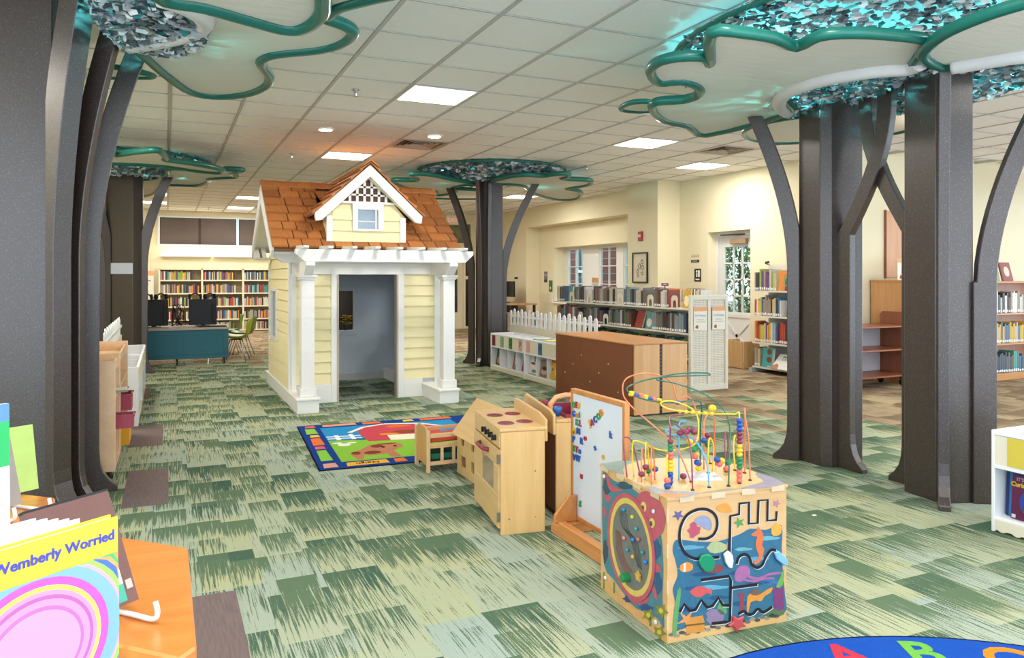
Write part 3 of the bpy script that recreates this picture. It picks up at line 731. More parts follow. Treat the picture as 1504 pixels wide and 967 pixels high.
# high shaded window on the back wall
w1 = struct('window_1', MB(), sash)
fr = MB().box(-.2, 4.6, 19.86, 19.96, 2.08, 2.11).box(-.2, 4.6, 19.86, 19.96, 2.77, 2.80)
for x in (-.2, 1.58, 3.36, 4.57): fr.box(x, x+.035, 19.86, 19.96, 2.11, 2.77)
fr.build('window_frame', sash, w1)
shade_m = paint('shade_mesh', '6a5f5b', .9, .1, 3., bump=.2, bscale=300); shade_d = paint('shade_seam', '4b423f', .9)
for x0, x1 in ((-.16, .70), (.76, 1.57), (1.625, 2.45), (2.5, 3.35), (3.4, 4.56)):
    MB().box(x0, x1, 19.90, 19.91, 2.115, 2.765).build('roller_shade', shade_m, w1)
for x0, x1 in ((.70, .76), (2.45, 2.5)): MB().box(x0, x1, 19.905, 19.93, 2.115, 2.765).build('mullion', shade_d, w1)
MB().box(-.16, 4.56, 19.955, 19.96, 2.115, 2.765).build('pane', pane_m, w1)
# linear wall lights under it
for x0, x1, lab in ((-.13, 1.0, 'long glowing strip light on the back wall, left one under the shaded window'), (1.06, 2.3, 'long glowing strip light on the back wall, right one beside the playhouse')):
    t_ = thing('strip_light', lab, 'wall light', ((x0+x1)/2, 19.8, 1.83), group='strip lights on the back wall')
    put('housing', MB().box(x0, x1, 19.76, 19.9, 1.815, 1.835), sash, t_); put('diffuser', MB().box(x0+.01, x1-.01, 19.755, 19.885, 1.8355, 1.86), glow('strip_diffuser', 'fff3cf', 2.5), t_)
    l = bpy.data.lights.new('strip_glow', 'AREA'); l.shape = 'RECTANGLE'; l.size = x1-x0; l.size_y = .08; l.energy = 1.6; l.color = (1, .88, .6)
    o = bpy.data.objects.new('strip_glow', l); COL.objects.link(o); o.parent = t_; o.location = (0, -.02, .04); o.rotation_euler = (math.pi, 0, 0)
# recessed windows on the right
w2 = struct('window_2', MB(), sash)
fr = MB().box(8.33, 8.42, 12.0, 15.29, .75, .80).box(8.33, 8.42, 12.0, 15.29, 1.94, 2.0)
for y0, y1 in ((15.2, 15.29), (13.80, 14.49), (12.86, 13.11), (12.0, 12.1)): fr.box(8.33, 8.42, y0, y1, .80, 1.94)
fr.build('window_frame', sash, w2)
for y0, y1 in ((14.49, 15.2), (13.11, 13.80), (12.1, 12.86)):
    MB().box(8.37, 8.374, y0, y1, .80, 1.94).build('pane', pane_m, w2)
    f = MB().box(8.345, 8.40, y0, y0+.035, .80, 1.94).box(8.345, 8.40, y1-.035, y1, .80, 1.94)
    f.build('sash_stile', sash, w2)
    mu = MB().box(8.355, 8.389, (y0+y1)/2-.01, (y0+y1)/2+.01, .80, 1.94)
    for z in (1.18, 1.56): mu.box(8.355, 8.389, y0+.035, y1-.035, z-.009, z+.009)
    mu.build('muntin', sash, w2)
MB().box(8.0, 8.35, 11.9, 15.35, .73, .749).build('window_sill', sash, w2)
# glazed door in the right wall
d1 = struct('door_1', MB(), sash)
MB().box(8.02, 8.10, 9.63, 9.69, 0, 2.04).box(8.02, 8.10, 8.725, 8.785, 0, 2.04).box(8.02, 8.10, 8.785, 9.63, 1.97, 2.04).build('door_frame', sash, d1)
lf = MB().box(8.04, 8.08, 8.79, 8.90, .01, 1.965).box(8.04, 8.08, 9.50, 9.625, .01, 1.965).box(8.04, 8.08, 8.90, 9.50, 1.80, 1.965).box(8.04, 8.08, 8.90, 9.50, .01, .78)
leafo = lf.build('door_leaf', sash, d1)
MB().box(8.058, 8.062, 8.90, 9.50, .78, 1.80).build('pane', pane_m, leafo)
mu = MB()
for y in (9.1, 9.3): mu.box(8.045, 8.075, y-.012, y+.012, .78, 1.80)
for z in (1.035, 1.29, 1.545): mu.box(8.045, 8.075, 8.90, 9.50, z-.012, z+.012)
mu.build('muntin', sash, leafo)
xb = MB()
for s in (-1, 1):
    M = Matrix.Rotation(s*math.atan2(.52, .62), 3, 'X'); xb.cbox((8.032, 9.2, .42), (.014, .78, .05), M)
for (y0, y1, z0, z1) in ((8.88, 9.52, .70, .75), (8.88, 9.52, .1, .15), (8.88, 8.93, .15, .70), (9.47, 9.52, .15, .70)): xb.box(8.026, 8.0399, y0, y1, z0, z1)
xb.build('cross_brace', sash, leafo)
tan = paint('closer_tan', '9a8264', .5)
MB().box(7.97, 8.0399, 8.95, 9.3, 1.84, 1.92).build('door_closer', tan, leafo, bevel=.006)
MB().cbox((7.98, 9.2, 1.985), (.02, .5, .018), Matrix.Rotation(.25, 3, 'Z')).build('closer_arm', paint('closer_steel', '5d564c', .4, metal=.6), leafo)
# glazed double door and transom in the back wall
cream = paint('door_cream', 'ece2c4', .5, .02); d2 = struct('door_2', MB(), cream)
f = MB().box(6.0, 6.06, 18.18, 18.3, 0, 2.75).box(7.14, 7.2, 18.18, 18.3, 0, 2.75).box(6.06, 7.14, 18.18, 18.3, 2.69, 2.75).box(6.06, 7.14, 18.18, 18.3, 2.1, 2.2).box(6.93, 6.99, 18.18, 18.3, 0, 2.1)
f.build('door_frame', cream, d2)
lf = MB().box(6.06, 6.16, 18.2, 18.26, 0, 2.1).box(6.78, 6.92, 18.2, 18.26, 0, 2.1).box(6.16, 6.78, 18.2, 18.26, 0, .42).box(6.16, 6.78, 18.2, 18.26, 1.28, 1.36).box(6.16, 6.78, 18.2, 18.26, 2.0, 2.1)
l2 = lf.build('door_leaf', cream, d2)
dg = paint('dim_lobby_glass', '2b2a33', .12, .3, 4., coat=.5)
MB().box(6.16, 6.78, 18.22, 18.24, .42, 1.28).build('lower_pane', dg, l2); MB().box(6.16, 6.78, 18.22, 18.24, 1.36, 2.0).build('upper_pane', paint('lobby_glass', '8d7d5d', .12, .3, 4., coat=.5), l2)
MB().box(6.06, 7.14, 18.22, 18.24, 2.2, 2.69).build('transom_pane', paint('transom_glass', '7d8068', .12, .35, 6., coat=.5), d2)
MB().box(6.99, 7.14, 18.22, 18.24, .06, 2.1).build('side_pane', dg, d2)
MB().box(6.99, 7.14, 18.19, 18.26, 1.27, 1.35).box(6.99, 7.14, 18.19, 18.26, 0, .06).build('side_rail', cream, d2)
MB().tube([(6.76, 18.19, .95), (6.76, 18.16, .95), (6.76, 18.16, 1.25), (6.76, 18.19, 1.25)], .01, 6).build('door_handle', chrome, l2)
# outdoors: paving, brick wing with windows, shrubs
struct('ground_outside', MB().box(8.6, 30, 7.5, 40, -.2, -.05), paint('paving', '9a8f86', .9, .15, 4.))
def brick():
    m, t, b = newmat('brick'); tc = t.node('ShaderNodeTexCoord'); mp = t.node('ShaderNodeMapping'); mp.inputs['Rotation'].default_value = (R(90), 0, R(90))
    br = t.node('ShaderNodeTexBrick', i_Scale=1.0); t.link(tc.outputs['Object'], mp.inputs['Vector']); t.link(mp.outputs[0], br.inputs['Vector'])
    br.inputs['Color1'].default_value = hexc('7b3b34'); br.inputs['Color2'].default_value = hexc('5d2e2b'); br.inputs['Mortar'].default_value = hexc('a59c94')
    br.inputs['Brick Width'].default_value = .22; br.inputs['Row Height'].default_value = .075; br.inputs['Mortar Size'].default_value = .008
    t.link(br.outputs[0], b.inputs['Base Color']); b.inputs['Roughness'].default_value = .9
    return m
brk = brick()
bb = thing('brick_building', 'red brick wing with white windows seen through the recessed window', 'building', (11.6, 17, -.05))
put('brick_wall', MB().box(11.6, 12, 14.6, 15.9, -.05, 6).box(11.6, 12, 15.9, 17.0, -.05, .6).box(11.6, 12, 15.9, 17.0, 2.4, 6).box(11.6, 12, 17.0, 19.4, -.05, 6).box(11.6, 12, 19.4, 20.6, -.05, .6).box(11.6, 12, 19.4, 20.6, 2.4, 6).box(11.6, 12, 20.6, 26, -.05, 6), brk, bb)
for y0 in (15.9, 19.4):
    y1 = y0 + (1.1 if y0 < 16 else 1.2)
    wf = MB().box(11.62, 11.75, y0, y0+.07, .6, 2.4).box(11.62, 11.75, y1-.07, y1, .6, 2.4).box(11.62, 11.75, y0, y1, .6, .67).box(11.62, 11.75, y0, y1, 2.33, 2.4).box(11.62, 11.75, y0, y1, 1.46, 1.54)
    o = put('window', wf, sash, bb); put('pane', MB().box(11.68, 11.69, y0+.07, y1-.07, .67, 2.33), paint('outside_pane', '4d5d68', .1, .2, coat=.6), o)
gm = [paint('shrub_leaf', '4d6b3a', .7, .25, 8.), paint('shrub_leaf_light', '7c9455', .7, .2, 8.)]
def shrub(label, x, y, z, r, h, n, seed):
    rr = random.Random(seed); t_ = thing('shrub', label, 'shrub', (x, y, -.05), group='shrubs outside the door')
    mb = MB()
    for i in range(n):
        a, b_ = rr.random()*6.28, math.acos(rr.uniform(-1, 1)); q = rr.random()**.4
        c = Vector((r*q*math.sin(b_)*math.cos(a), r*q*math.sin(b_)*math.sin(a), z + h*.5*q*math.cos(b_)))
        M = Matrix.Rotation(rr.random()*6.28, 3, 'Z') @ Matrix.Rotation(rr.uniform(-1.2, 1.2), 3, 'X'); s = rr.uniform(.05, .1)
        mb.slot(rr.randrange(2)).add([c + M@Vector(p)*s for p in ((-.4,0,0), (0,-.8,.1), (.4,0,0), (0,.9,.1))], [(0,1,2,3)])
    o = mb.build('foliage', gm, t_); o['kind'] = 'stuff'
    MB().tube([(0,0,0), (.03,.02,z*.6), (0,0,z)], [.04,.03,.015], 6).build('trunk', paint('shrub_stem', '5a4636', .9), t_)
shrub('leafy green tree outside, seen through the top panes of the glazed door', 10.8, 12.3, 1.9, .9, 1.9, 1500, 1)
shrub('low green shrub outside the glazed door', 10.0, 11.0, .7, .5, 1.0, 700, 2)
shrub('tall shrub outside beyond the glazed door, farther one', 13.2, 14.3, 1.8, 1.2, 2.4, 1500, 3)
put('garden_wall', MB().box(12.4, 12.7, 9, 13.2, -.049, 1.2), brk, thing('garden_wall', 'low red brick garden wall outside the glazed door', 'wall', (11.3, 10.5, -.05)))

# ---------------------------------------------------------------- things on the walls
blk = paint('black_plastic', '1c1c1e', .4, .05); red = paint('alarm_red', 'a5302f', .45, .05); paper = paint('paper', 'e9e5d8', .85, .03); ink = paint('ink', '3b3b40', .8)
org = paint('sign_orange', 'e8aa7c', .8, .02); blu = paint('sign_blue', '7f97b5', .8)
def alarm(label, x, y, z, face):
    t_ = thing('fire_alarm', label, 'fire alarm', (x, y, z), 0 if face == '-Y' else -math.pi/2, 'fire alarms')
    MB().box(-.06, .06, -.03, 0, -.08, .08).build('housing', red, t_, bevel=.006)
    MB().box(-.035, .035, -.045, -.0301, -.02, .03).build('strobe', paint('strobe_clear', 'd9d9d9', .15), t_, bevel=.006)
alarm('red fire alarm strobe on the wall above the framed picture', 7.42, 10.9, 2.03, '-X')
alarm('red fire alarm strobe on the back wall beside the left background tree', -.46, 19.55, 1.93, '-Y')
t_ = thing('framed_picture', 'black-framed ink drawing hanging on the cream wall by the window', 'picture', (7.42, 10.915, 1.49), -math.pi/2)
for (x0, x1, z0, z1) in ((-.225, .225, .24, .262), (-.225, .225, -.262, -.24), (-.225, -.203, -.24, .24), (.203, .225, -.24, .24)): MB().box(x0, x1, -.025, 0, z0, z1).build('frame_rail', blk, t_)
MB().box(-.203, .203, -.012, 0, -.24, .24).build('print', paint('print_cream', 'e2d7bf', .8, .05, 20.), t_)
rr = random.Random(3)
for (cx_, cz_, r_) in ((-.02, .02, .09), (.07, .0, .08), (-.07, -.06, .07), (.06, -.1, .07), (-.06, -.14, .06), (.06, .1, .07)):
    pts = []
    for k in range(18): pts.append((cx_ + r_*.6*math.cos(k*.9)*rr.uniform(.4, 1), -.0125, cz_ + r_*.7*math.sin(k*.9)*rr.uniform(.4, 1)))
    MB().tube(pts, .003, 4).build('ink_line', ink, t_)
t_ = thing('restroom_sign', 'black wall sign with white pictogram beside the glazed door', 'sign', (7.87, 9.94, 1.36), -math.pi/2)
MB().box(-.085, .085, -.008, 0, -.105, .105).build('plate', blk, t_, bevel=.003)
MB().lathe([(.02, -.001), (.02, .001)], 12, (-.02, -.009, .06), Matrix.Rotation(math.pi/2, 3, 'X')).box(-.035, -.005, -.0095, -.0081, -.03, .035).box(.01, .06, -.0095, -.0081, -.03, .08).build('pictogram', WHITE, t_)
MB().box(-.05, .05, -.0095, -.0081, -.08, -.06).build('caption', WHITE, t_)
t_ = thing('room_sign', 'small dark room plate with pale strip above it on the cream wall', 'sign', (7.87, 10.01, 1.62), -math.pi/2)
MB().box(-.1, .1, -.006, 0, -.05, -.01).build('plate', blk, t_); MB().box(-.1, .1, -.006, 0, .04, .075).build('pale_strip', paint('sign_tan', 'cfc39f', .7), t_); MB().box(-.06, .06, -.007, -.0061, -.035, -.025).build('caption', WHITE, t_)
def wall_sheet(name, label, loc, rz, w, h, m, bits=(), cat='poster', group=None):
    t_ = thing(name, label, cat, loc, rz, group)
    MB().box(-w/2, w/2, -.006, 0, -h/2, h/2).build('sheet', m, t_)
    for nm, mm, x0, x1, z0, z1 in bits: MB().box(x0*w, x1*w, -.0075, -.0061, z0*h, z1*h).build(nm, mm, t_)
    return t_
wall_sheet('poster', 'grey-violet poster with dark base on the wall left of the recessed window', (8.05, 15.72, 1.33), -math.pi/2, .16, .25, paint('poster_violet', '77707f', .7, .1, 30.), (('base_band', blk, -.5, .5, -.5, -.25), ('caption', WHITE, -.35, .35, .2, .23), ('caption', WHITE, -.35, .35, .1, .13)))
wall_sheet('poster', 'small green notice with a white figure, left of the recessed window', (8.05, 15.47, 1.12), -math.pi/2, .17, .26, paint('notice_green', '3c7a45', .7, .1), (('figure', WHITE, -.2, .1, -.3, -.05),))
wall_sheet('light_switch', 'pale double switch plate below the green notice', (8.05, 15.45, .84), -math.pi/2, .15, .2, paper, (('toggle', WHITE, -.2, -.08, -.1, .1), ('toggle', WHITE, .08, .2, -.1, .1)), 'switch')
wall_sheet('notice_sheet', 'cream notice with orange heading on the back wall beside left tree', (-.45, 19.55, 1.17), 0, .35, .6, paper, (('heading', org, -.5, .5, .32, .5), ('caption', ink, -.3, .3, .1, .13), ('caption', ink, -.3, .2, -.02, .01)))
wall_sheet('notice_sheet', 'white poster with grey cartouche on the wall behind the two-trunk tree', (7.93, 7.0, 1.0), 0, .22, .45, paper, (('cartouche', paint('sign_grey', '8f9aa8', .8), -.1, .4, .15, .4), ('figure', paint('sign_pink', 'b89aa5', .8), 0, .4, -.4, -.1)))
wall_sheet('room_sign', 'thin dark sign on the wall above the computer monitor', (7.7, 16.6, 1.34), -math.pi/2, .2, .12, paper, (('plate', blk, -.5, .5, -.5, -.1),), 'sign')
# exit sign
t_ = thing('exit_sign', 'pale exit sign with red letters hanging by the back wall', 'exit sign', (6.42, 17.6, 2.75))
MB().box(-.16, .16, -.04, .04, -.13, .1).build('housing', paint('exit_white', 'e8dfcf', .5), t_, bevel=.006); MB().box(-.02, .02, -.02, .02, .1, .18).build('stem', paint('exit_white', 'e8dfcf', .5), t_)
words('lettering', 'EXIT', .14, glow('exit_red', 'd8403a', .6), t_, (0, -.0415, -.02), (R(90), 0, 0))
# hanging soffit with headphone sign at far right
sf = struct('trim_1', MB().box(9.9, 14, 5.6, 5.9, 2.42, 2.66), paint('soffit_tan', 'd6bfa0', .8))
t_ = thing('hanging_sign', 'white square sign with black headphone symbol at the right picture edge', 'sign', (10.35, 5.6, 2.5))
MB().box(-.16, .16, -.012, -.0005, -.09, .11).build('plate', WHITE, t_)
MB().tube([(.035*math.cos(a*.35), -.0135, .02+.035*math.sin(a*.35)) for a in range(0, 10)], .006, 6).box(-.043, -.022, -.018, -.0121, -.012, .02).box(.022, .043, -.018, -.0121, -.012, .02).build('headphone_symbol', blk, t_)
# ---------------------------------------------------------------- books
cover_m = tinted('book_cover'); page_m = paint('book_pages', 'e6dfcc', .8, .06, 200.); lab_m = paint('spine_label', 'e8e8e8', .6)
bk = MB().box(0, .1, 0, 1, 0, 1).box(.9, 1, 0, 1, 0, 1).box(.1, .9, 0, .05, 0, 1).slot(1).box(.1, .9, .05, .96, .02, .98).slot(2).box(.12, .88, -.006, 0, .05, .17)
book_me = bk.mesh('book', [cover_m, page_m, lab_m])
bk2 = MB().box(0, .1, 0, 1, 0, 1).box(.9, 1, 0, 1, 0, 1).box(.1, .9, 0, .05, 0, 1).slot(1).box(.1, .9, .05, .96, .02, .98)
plain_book = bk2.mesh('plain_book', [cover_m, page_m])
PAL_DARK = [('3b3230', 'dark brown'), ('2c2e35', 'black'), ('5a3a34', 'maroon'), ('4b5560', 'slate'), ('6b6a63', 'grey'), ('8a3f3a', 'red'), ('7f8f96', 'pale blue'), ('4d5d4c', 'dark green'), ('b8b2a4', 'cream'), ('3a4a68', 'navy'), ('6e5a3c', 'tan brown'), ('a9a7a5', 'silver'), ('cfcac0', 'white'), ('8a7f78', 'taupe'), ('5f6d78', 'steel blue')]
PAL_BRIGHT = [('d8d4ca', 'white'), ('39708f', 'blue'), ('b5483c', 'red'), ('4c9a8e', 'teal'), ('d98a3a', 'orange'), ('6d4a7a', 'purple'), ('8aa84e', 'green'), ('c9b98f', 'cream'), ('3d3d44', 'black'), ('d8b84a', 'yellow'), ('8fb6cc', 'sky blue'), ('9c8a78', 'taupe'), ('c4beb2', 'off-white'), ('a8a6a0', 'light grey'), ('e0dcd2', 'ivory')]
def book(label, loc, rz, dims, col, tilt=0., group=None, me=None, rx=0.):
    o = bpy.data.objects.new('book', me or book_me); COL.objects.link(o)
    o.location = loc; o.rotation_euler = (rx, tilt, rz); o.scale = dims; o.color = hexc(col)
    return tag(o, label, 'book', group)
def row(start, rz, length, hh, tt, depth, pal, where, group, seed, skip=(), side='left', base=0):
    """books standing side by side; returns how many"""
    rr = random.Random(seed); u = 0.; n = base; ca, sa = math.cos(rz), math.sin(rz)
    fam = None
    while True:
        t_ = rr.uniform(*tt)
        for a, b_ in skip:
            if a - t_ < u < b_: u = b_
        if u + t_ > length: break
        if fam is None or rr.random() < .8: fam = rr.choice(pal)
        c, nm = fam; h = rr.uniform(*hh); n += 1
        book(f'{nm} book, {ordinal(n)} from {side} on {where}', (start[0] + u*ca, start[1] + u*sa, start[2] + .0012), rz, (t_*.97, depth*rr.uniform(.85, 1), h), c, 0, group)
        u += t_ + rr.uniform(.001, .006)
    return n
bend_m = paint('bookend_cream', 'd9d0ba', .5, .02)
def bookend(label, loc, rz, w=.13, h=.15):
    out = [(-w/2, 0)] + [(-w/2, h-w/4), (-w/2+.012, h-w/8), (-w/4, h), (w/4, h), (w/2-.012, h-w/8), (w/2, h-w/4)] + [(w/2, 0), (w/4, 0), (w/4, h*.45), (w/6, h*.58), (0, h*.63), (-w/6, h*.58), (-w/4, h*.45), (-w/4, 0)]
    t_ = thing('bookend', label, 'bookend', (loc[0], loc[1], loc[2] + .0015), rz, 'arched metal bookends')
    MB().prism(out, -.0015, .0015, 'y').build('arch_plate', bend_m, t_); MB().box(-w/2, w/2, .0016, .1, 0, .002).build('foot_plate', bend_m, t_)
# --- long metal shelving
sh_m = paint('shelf_cream', 'ddd8c8', .5, .02)
S = thing('library_shelving', 'long cream metal library shelving with perforated end panel and spine-out books', 'bookshelf', (5.8, 8.85, 0))
ZS = (.955, .665, .375, .09)
put('centre_panel', MB().box(5.80, 5.82, 7.17, 10.6, .05, 1.02), sh_m, S)
for k in range(5):
    y = 7.17 + k*.852; put('upright', MB().box(5.785, 5.835, y-.015, y+.015, 0, 1.1), sh_m, S)
for z in ZS:
    for x0, x1 in ((5.555, 5.797), (5.823, 6.06)):
        for k in range(4): put('shelf_deck', MB().box(x0, x1, 7.175 + k*.852, 8.02 + k*.852, z-.018, z), sh_m, S)
put('base_plinth', MB().box(5.60, 6.02, 7.175, 10.6, 0, .07), sh_m, S)
def perforated():
    m, t, b = newmat('perforated_metal'); tc = t.node('ShaderNodeTexCoord'); sp = t.node('ShaderNodeSeparateXYZ'); t.link(tc.outputs['Object'], sp.inputs[0])
    def cellc(s): return t.math('SUBTRACT', t.math('FRACT', t.math('DIVIDE', s, .02)), .5)
    a, c = cellc(sp.outputs[0]), cellc(sp.outputs[2])
    r = t.math('SQRT', t.math('ADD', t.math('MULTIPLY', a, a), t.math('MULTIPLY', c, c)))
    t.link(t.mix(t.math('LESS_THAN', r, .24), hexc('dcd7c8'), hexc('8b867c')), b.inputs['Base Color']); b.inputs['Roughness'].default_value = .5
    return m
perf = perforated()
ep = put('end_panel', MB().box(5.53, 5.57, 7.115, 7.16, 0, 1.116).box(6.04, 6.08, 7.115, 7.16, 0, 1.116).box(5.57, 6.04, 7.115, 7.16, 1.06, 1.116).box(5.57, 6.04, 7.115, 7.16, 0, .07), sh_m, S, bevel=.003)
put('panel_mullion', MB().box(5.785, 5.825, 7.12, 7.16, .07, 1.06), sh_m, ep)
for x0, x1 in ((5.57, 5.785), (5.825, 6.04)): put('perforated_sheet', MB().box(x0, x1, 7.135, 7.15, .07, 1.06), perf, ep)
txt_b = paint('sign_text_blue', '9fb6cc', .8)
for xc, side in ((5.665, 'left'), (5.935, 'right')):
    t_ = thing('shelf_sign', f'{side} white shelf sign with orange band on the perforated end panel', 'sign', (xc, 7.112, .82), group='signs on the shelf end panel')
    MB().box(-.095, .095, -.003, 0, -.11, .16).build('sheet', paper, t_); MB().box(-.095, .095, -.0045, -.0031, .11, .16).build('orange_band', org, t_)
    words('lettering', 'Sci Fi-Fantasy', .036, txt_b, t_, (0, -.0041, .06), (R(90), 0, 0), bold=.0006, sx=.8)
    words('lettering', 'Fantasía de\nciencia ficción', .026, paint('sign_text_pale', 'c9c9c6', .8), t_, (0, -.0041, 0), (R(90), 0, 0), sx=.9)
    MB().prism([(-.075,-.085), (-.035,-.095), (-.03,-.06), (-.05,-.05), (-.065,-.06)], -.0045, -.0031, 'y').build('book_emblem', paint('emblem_red', '9a5a44', .8), t_)
GM = 'books on the long metal shelving'
m = -math.pi/2
n1 = row((5.575, 10.5, ZS[0]), m, 3.28, (.19, .245), (.028, .05), .17, PAL_DARK, 'top shelf of the long metal shelving', GM, 11, skip=((.29, .56), (.95, 1.07), (1.75, 1.9), (2.45, 2.6), (2.95, 3.28)))
n2 = row((5.575, 10.5, ZS[1]), m, 3.28, (.18, .235), (.028, .05), .17, PAL_DARK, 'second shelf of the long metal shelving', GM, 12, skip=((.7, .83), (1.4, 1.52), (2.1, 2.55)))
n3 = row((5.575, 9.6, ZS[2]), m, 2.38, (.17, .23), (.03, .055), .17, [('2f6b62', 'green'), ('3b3230', 'dark brown'), ('245a55', 'dark teal'), ('4b5560', 'slate'), ('4a6e4e', 'leaf green')], 'third shelf of the long metal shelving', GM, 13)
row((5.575, 7.75, ZS[3]), m, .55, (.17, .23), (.03, .05), .17, PAL_DARK, 'bottom shelf of the long metal shelving', GM, 14)
row((6.04, 7.35, ZS[0]), math.pi/2, 1.5, (.19, .235), (.03, .05), .17, PAL_BRIGHT, 'far-side top shelf of the metal shelving', GM, 15, side='near end')
for u, z, lab in ((.49, ZS[0], 'arched cream bookend on the top metal shelf beside teal books'), (1.01, ZS[0], 'arched cream bookend on the top metal shelf, second from left'), (1.83, ZS[0], 'arched cream bookend in the middle of the top metal shelf'), (2.53, ZS[0], 'arched cream bookend on the top metal shelf, second from the end panel'), (3.03, ZS[0], 'arched cream bookend on the top metal shelf nearest the end panel'), (.76, ZS[1], 'arched cream bookend on the second metal shelf at the left'), (1.46, ZS[1], 'arched cream bookend on the second metal shelf, in the middle')):
    bookend(lab, (5.565, 10.5-u, z), m)
def facing(label, loc, rz, w, h, t_, col, lean=.25, bits=(), title=None, tcol=None, group='picture books shown face-out'):
    """book shown cover-first, leaning back; loc is the middle of its lower front edge"""
    b_ = thing('picture_book', label, 'book', (loc[0], loc[1], loc[2] + .003 + t_*math.sin(lean)), rz, group)
    b_.rotation_euler = (-lean, 0, rz)
    cm = paint('cover_' + col, col, .4, .08, 25.)
    MB().box(-w/2, w/2, 0, .003, 0, h).box(-w/2, w/2, t_-.003, t_, 0, h).box(-w/2, -w/2+.003, .003, t_-.003, 0, h).build('cover', cm, b_)
    MB().box(-w/2+.0032, w/2-.003, .0032, t_-.0032, .003, h-.003).build('pages', page_m, b_)
    for nm, hx, poly in bits:
        MB().prism([(a*w, c*h) for a, c in poly], -.0012, -.0001, 'y').build(nm, paint('print_' + hx, hx, .5, .05), b_)
    if title: words('lettering', title[0], title[1], paint('print_' + tcol, tcol, .5, .05), b_, (title[2]*w, -.0012, title[3]*h), (R(90), 0, 0), depth=.0004, bold=.0005)
    return b_
def blob(cx_, cy_, rx, ry, n=12, wob=0.): return [(cx_ + rx*(1+wob*math.sin(3*k))*math.cos(2*math.pi*k/n), cy_ + ry*(1+wob*math.cos(5*k))*math.sin(2*math.pi*k/n)) for k in range(n)]
facing('red cover book leaning face-out on the second metal shelf', (5.60, 8.30, ZS[1]), m, .17, .23, .03, 'a4463a', .3)
facing('teal and white cover book face-out on the second metal shelf', (5.60, 8.06, ZS[1]), m, .14, .22, .02, '5e9c98', .12, (('cover_patch', 'e0ddd0', blob(0, .35, .4, .25)),))
facing('yellow illustrated book face-out near the end of the top metal shelf', (5.60, 7.30, ZS[0]), m, .13, .22, .02, 'c99a35', .15, (('cover_patch', 'e8dcae', blob(0, .4, .35, .3, 12, .2)),))
facing('bright teal book face-out at the left of the top metal shelf', (5.60, 10.13, ZS[0]), m, .13, .23, .02, '3f8f93', .1)
t_ = thing('purple_sign', 'small purple shelf sign with white lettering above the metal shelving', 'sign', (5.81, 8.0, 1.1))
put('post', MB().box(5.806, 5.814, 7.995, 8.005, 1.1, 1.215), blk, t_); put('plate', MB().box(5.805, 5.815, 7.93, 8.07, 1.2155, 1.25), paint('sign_purple', '7a2f74', .5), t_)
put('caption', MB().box(5.8035, 5.8049, 7.95, 8.03, 1.229, 1.237), WHITE, t_)
t_ = thing('standing_sign', 'upright white sign with orange heading on the metal shelving before the window', 'sign', (5.81, 9.72, 1.1))
put('sheet', MB().box(5.806, 5.812, 9.62, 9.82, 1.1, 1.32), paper, t_); put('heading', MB().box(5.8045, 5.8059, 9.62, 9.82, 1.25, 1.32), org, t_)
for z in (1.22, 1.19, 1.16): put('caption', MB().box(5.8045, 5.8059, 9.65, 9.79, z-.006, z+.004), paint('sign_text_pale', 'c9c9c6', .8), t_)

# --- short metal shelving by the glazed door
S = thing('library_shelving', 'grey metal shelving of picture books beside the glazed door', 'bookshelf', (7.65, 7.8, 0))
put('back_panel', MB().box(7.80, 7.82, 7.32, 8.28, .05, 1.5), paint('shelf_grey', 'a9b2b5', .5, .03), S)
ZT2 = (1.14, .79, .42, .08)
for z in ZT2: put('shelf_deck', MB().box(7.5, 7.797, 7.32, 8.28, z-.02, z), sh_m, S)
put('base_foot', MB().box(7.46, 7.85, 8.24, 8.3, 0, .055).box(7.46, 7.85, 7.32, 7.38, 0, .055), paint('shelf_grey', 'a9b2b5', .5, .03), S)
put('top_rail', MB().box(7.785, 7.7995, 7.32, 8.28, 1.42, 1.5), sh_m, S)
put('sign_arm', MB().tube([(7.79, 8.24, 1.5), (7.70, 8.24, 1.52), (7.66, 8.18, 1.53)], .006, 6).tube([(7.66, 8.18, 1.53), (7.63, 8.10, 1.535)], .018, 8), blk, S)
GS = 'books on the shelving beside the glazed door'
row((7.53, 8.26, ZT2[0]), m, .42, (.22, .3), (.018, .04), .2, PAL_BRIGHT, 'top shelf beside the glazed door', GS, 21)
row((7.53, 8.26, ZT2[1]), m, .52, (.2, .3), (.018, .035), .2, PAL_BRIGHT, 'second shelf beside the glazed door', GS, 22)
row((7.53, 8.26, ZT2[2]), m, .62, (.22, .3), (.016, .035), .2, PAL_BRIGHT, 'third shelf beside the glazed door', GS, 23)
row((7.53, 8.26, ZT2[3]), m, .12, (.22, .28), (.02, .04), .2, PAL_BRIGHT, 'bottom shelf beside the glazed door', GS, 24)
facing('orange picture book with tan arch face-out on the top shelf beside the glazed door', (7.52, 7.68, ZT2[0]), m, .24, .27, .015, 'e08a3c', .1, (('cover_patch', 'a98c68', [(-.15,0), (.3,0), (.3,.7), (.2,.85), (-.05,.85), (-.15,.7)]), ('cover_patch', '3c9a5c', blob(.08, .45, .12, .18)), ('cover_patch', 'b4452f', [(0,0), (.2,0), (.2,.22), (0,.22)])))
facing('taupe picture book face-out on the second shelf beside the glazed door', (7.52, 7.56, ZT2[1]), m, .2, .25, .015, '6d5f50', .15, (('cover_patch', '2f2a28', blob(0, .45, .1, .12)),))
facing('pale book with orange foot leaning on the second shelf beside the glazed door', (7.52, 7.385, ZT2[1]), m, .12, .27, .015, 'e4ddcd', .2, (('cover_patch', 'd98a3a', [(-.5,0), (.5,0), (.5,.15), (-.5,.15)]),))
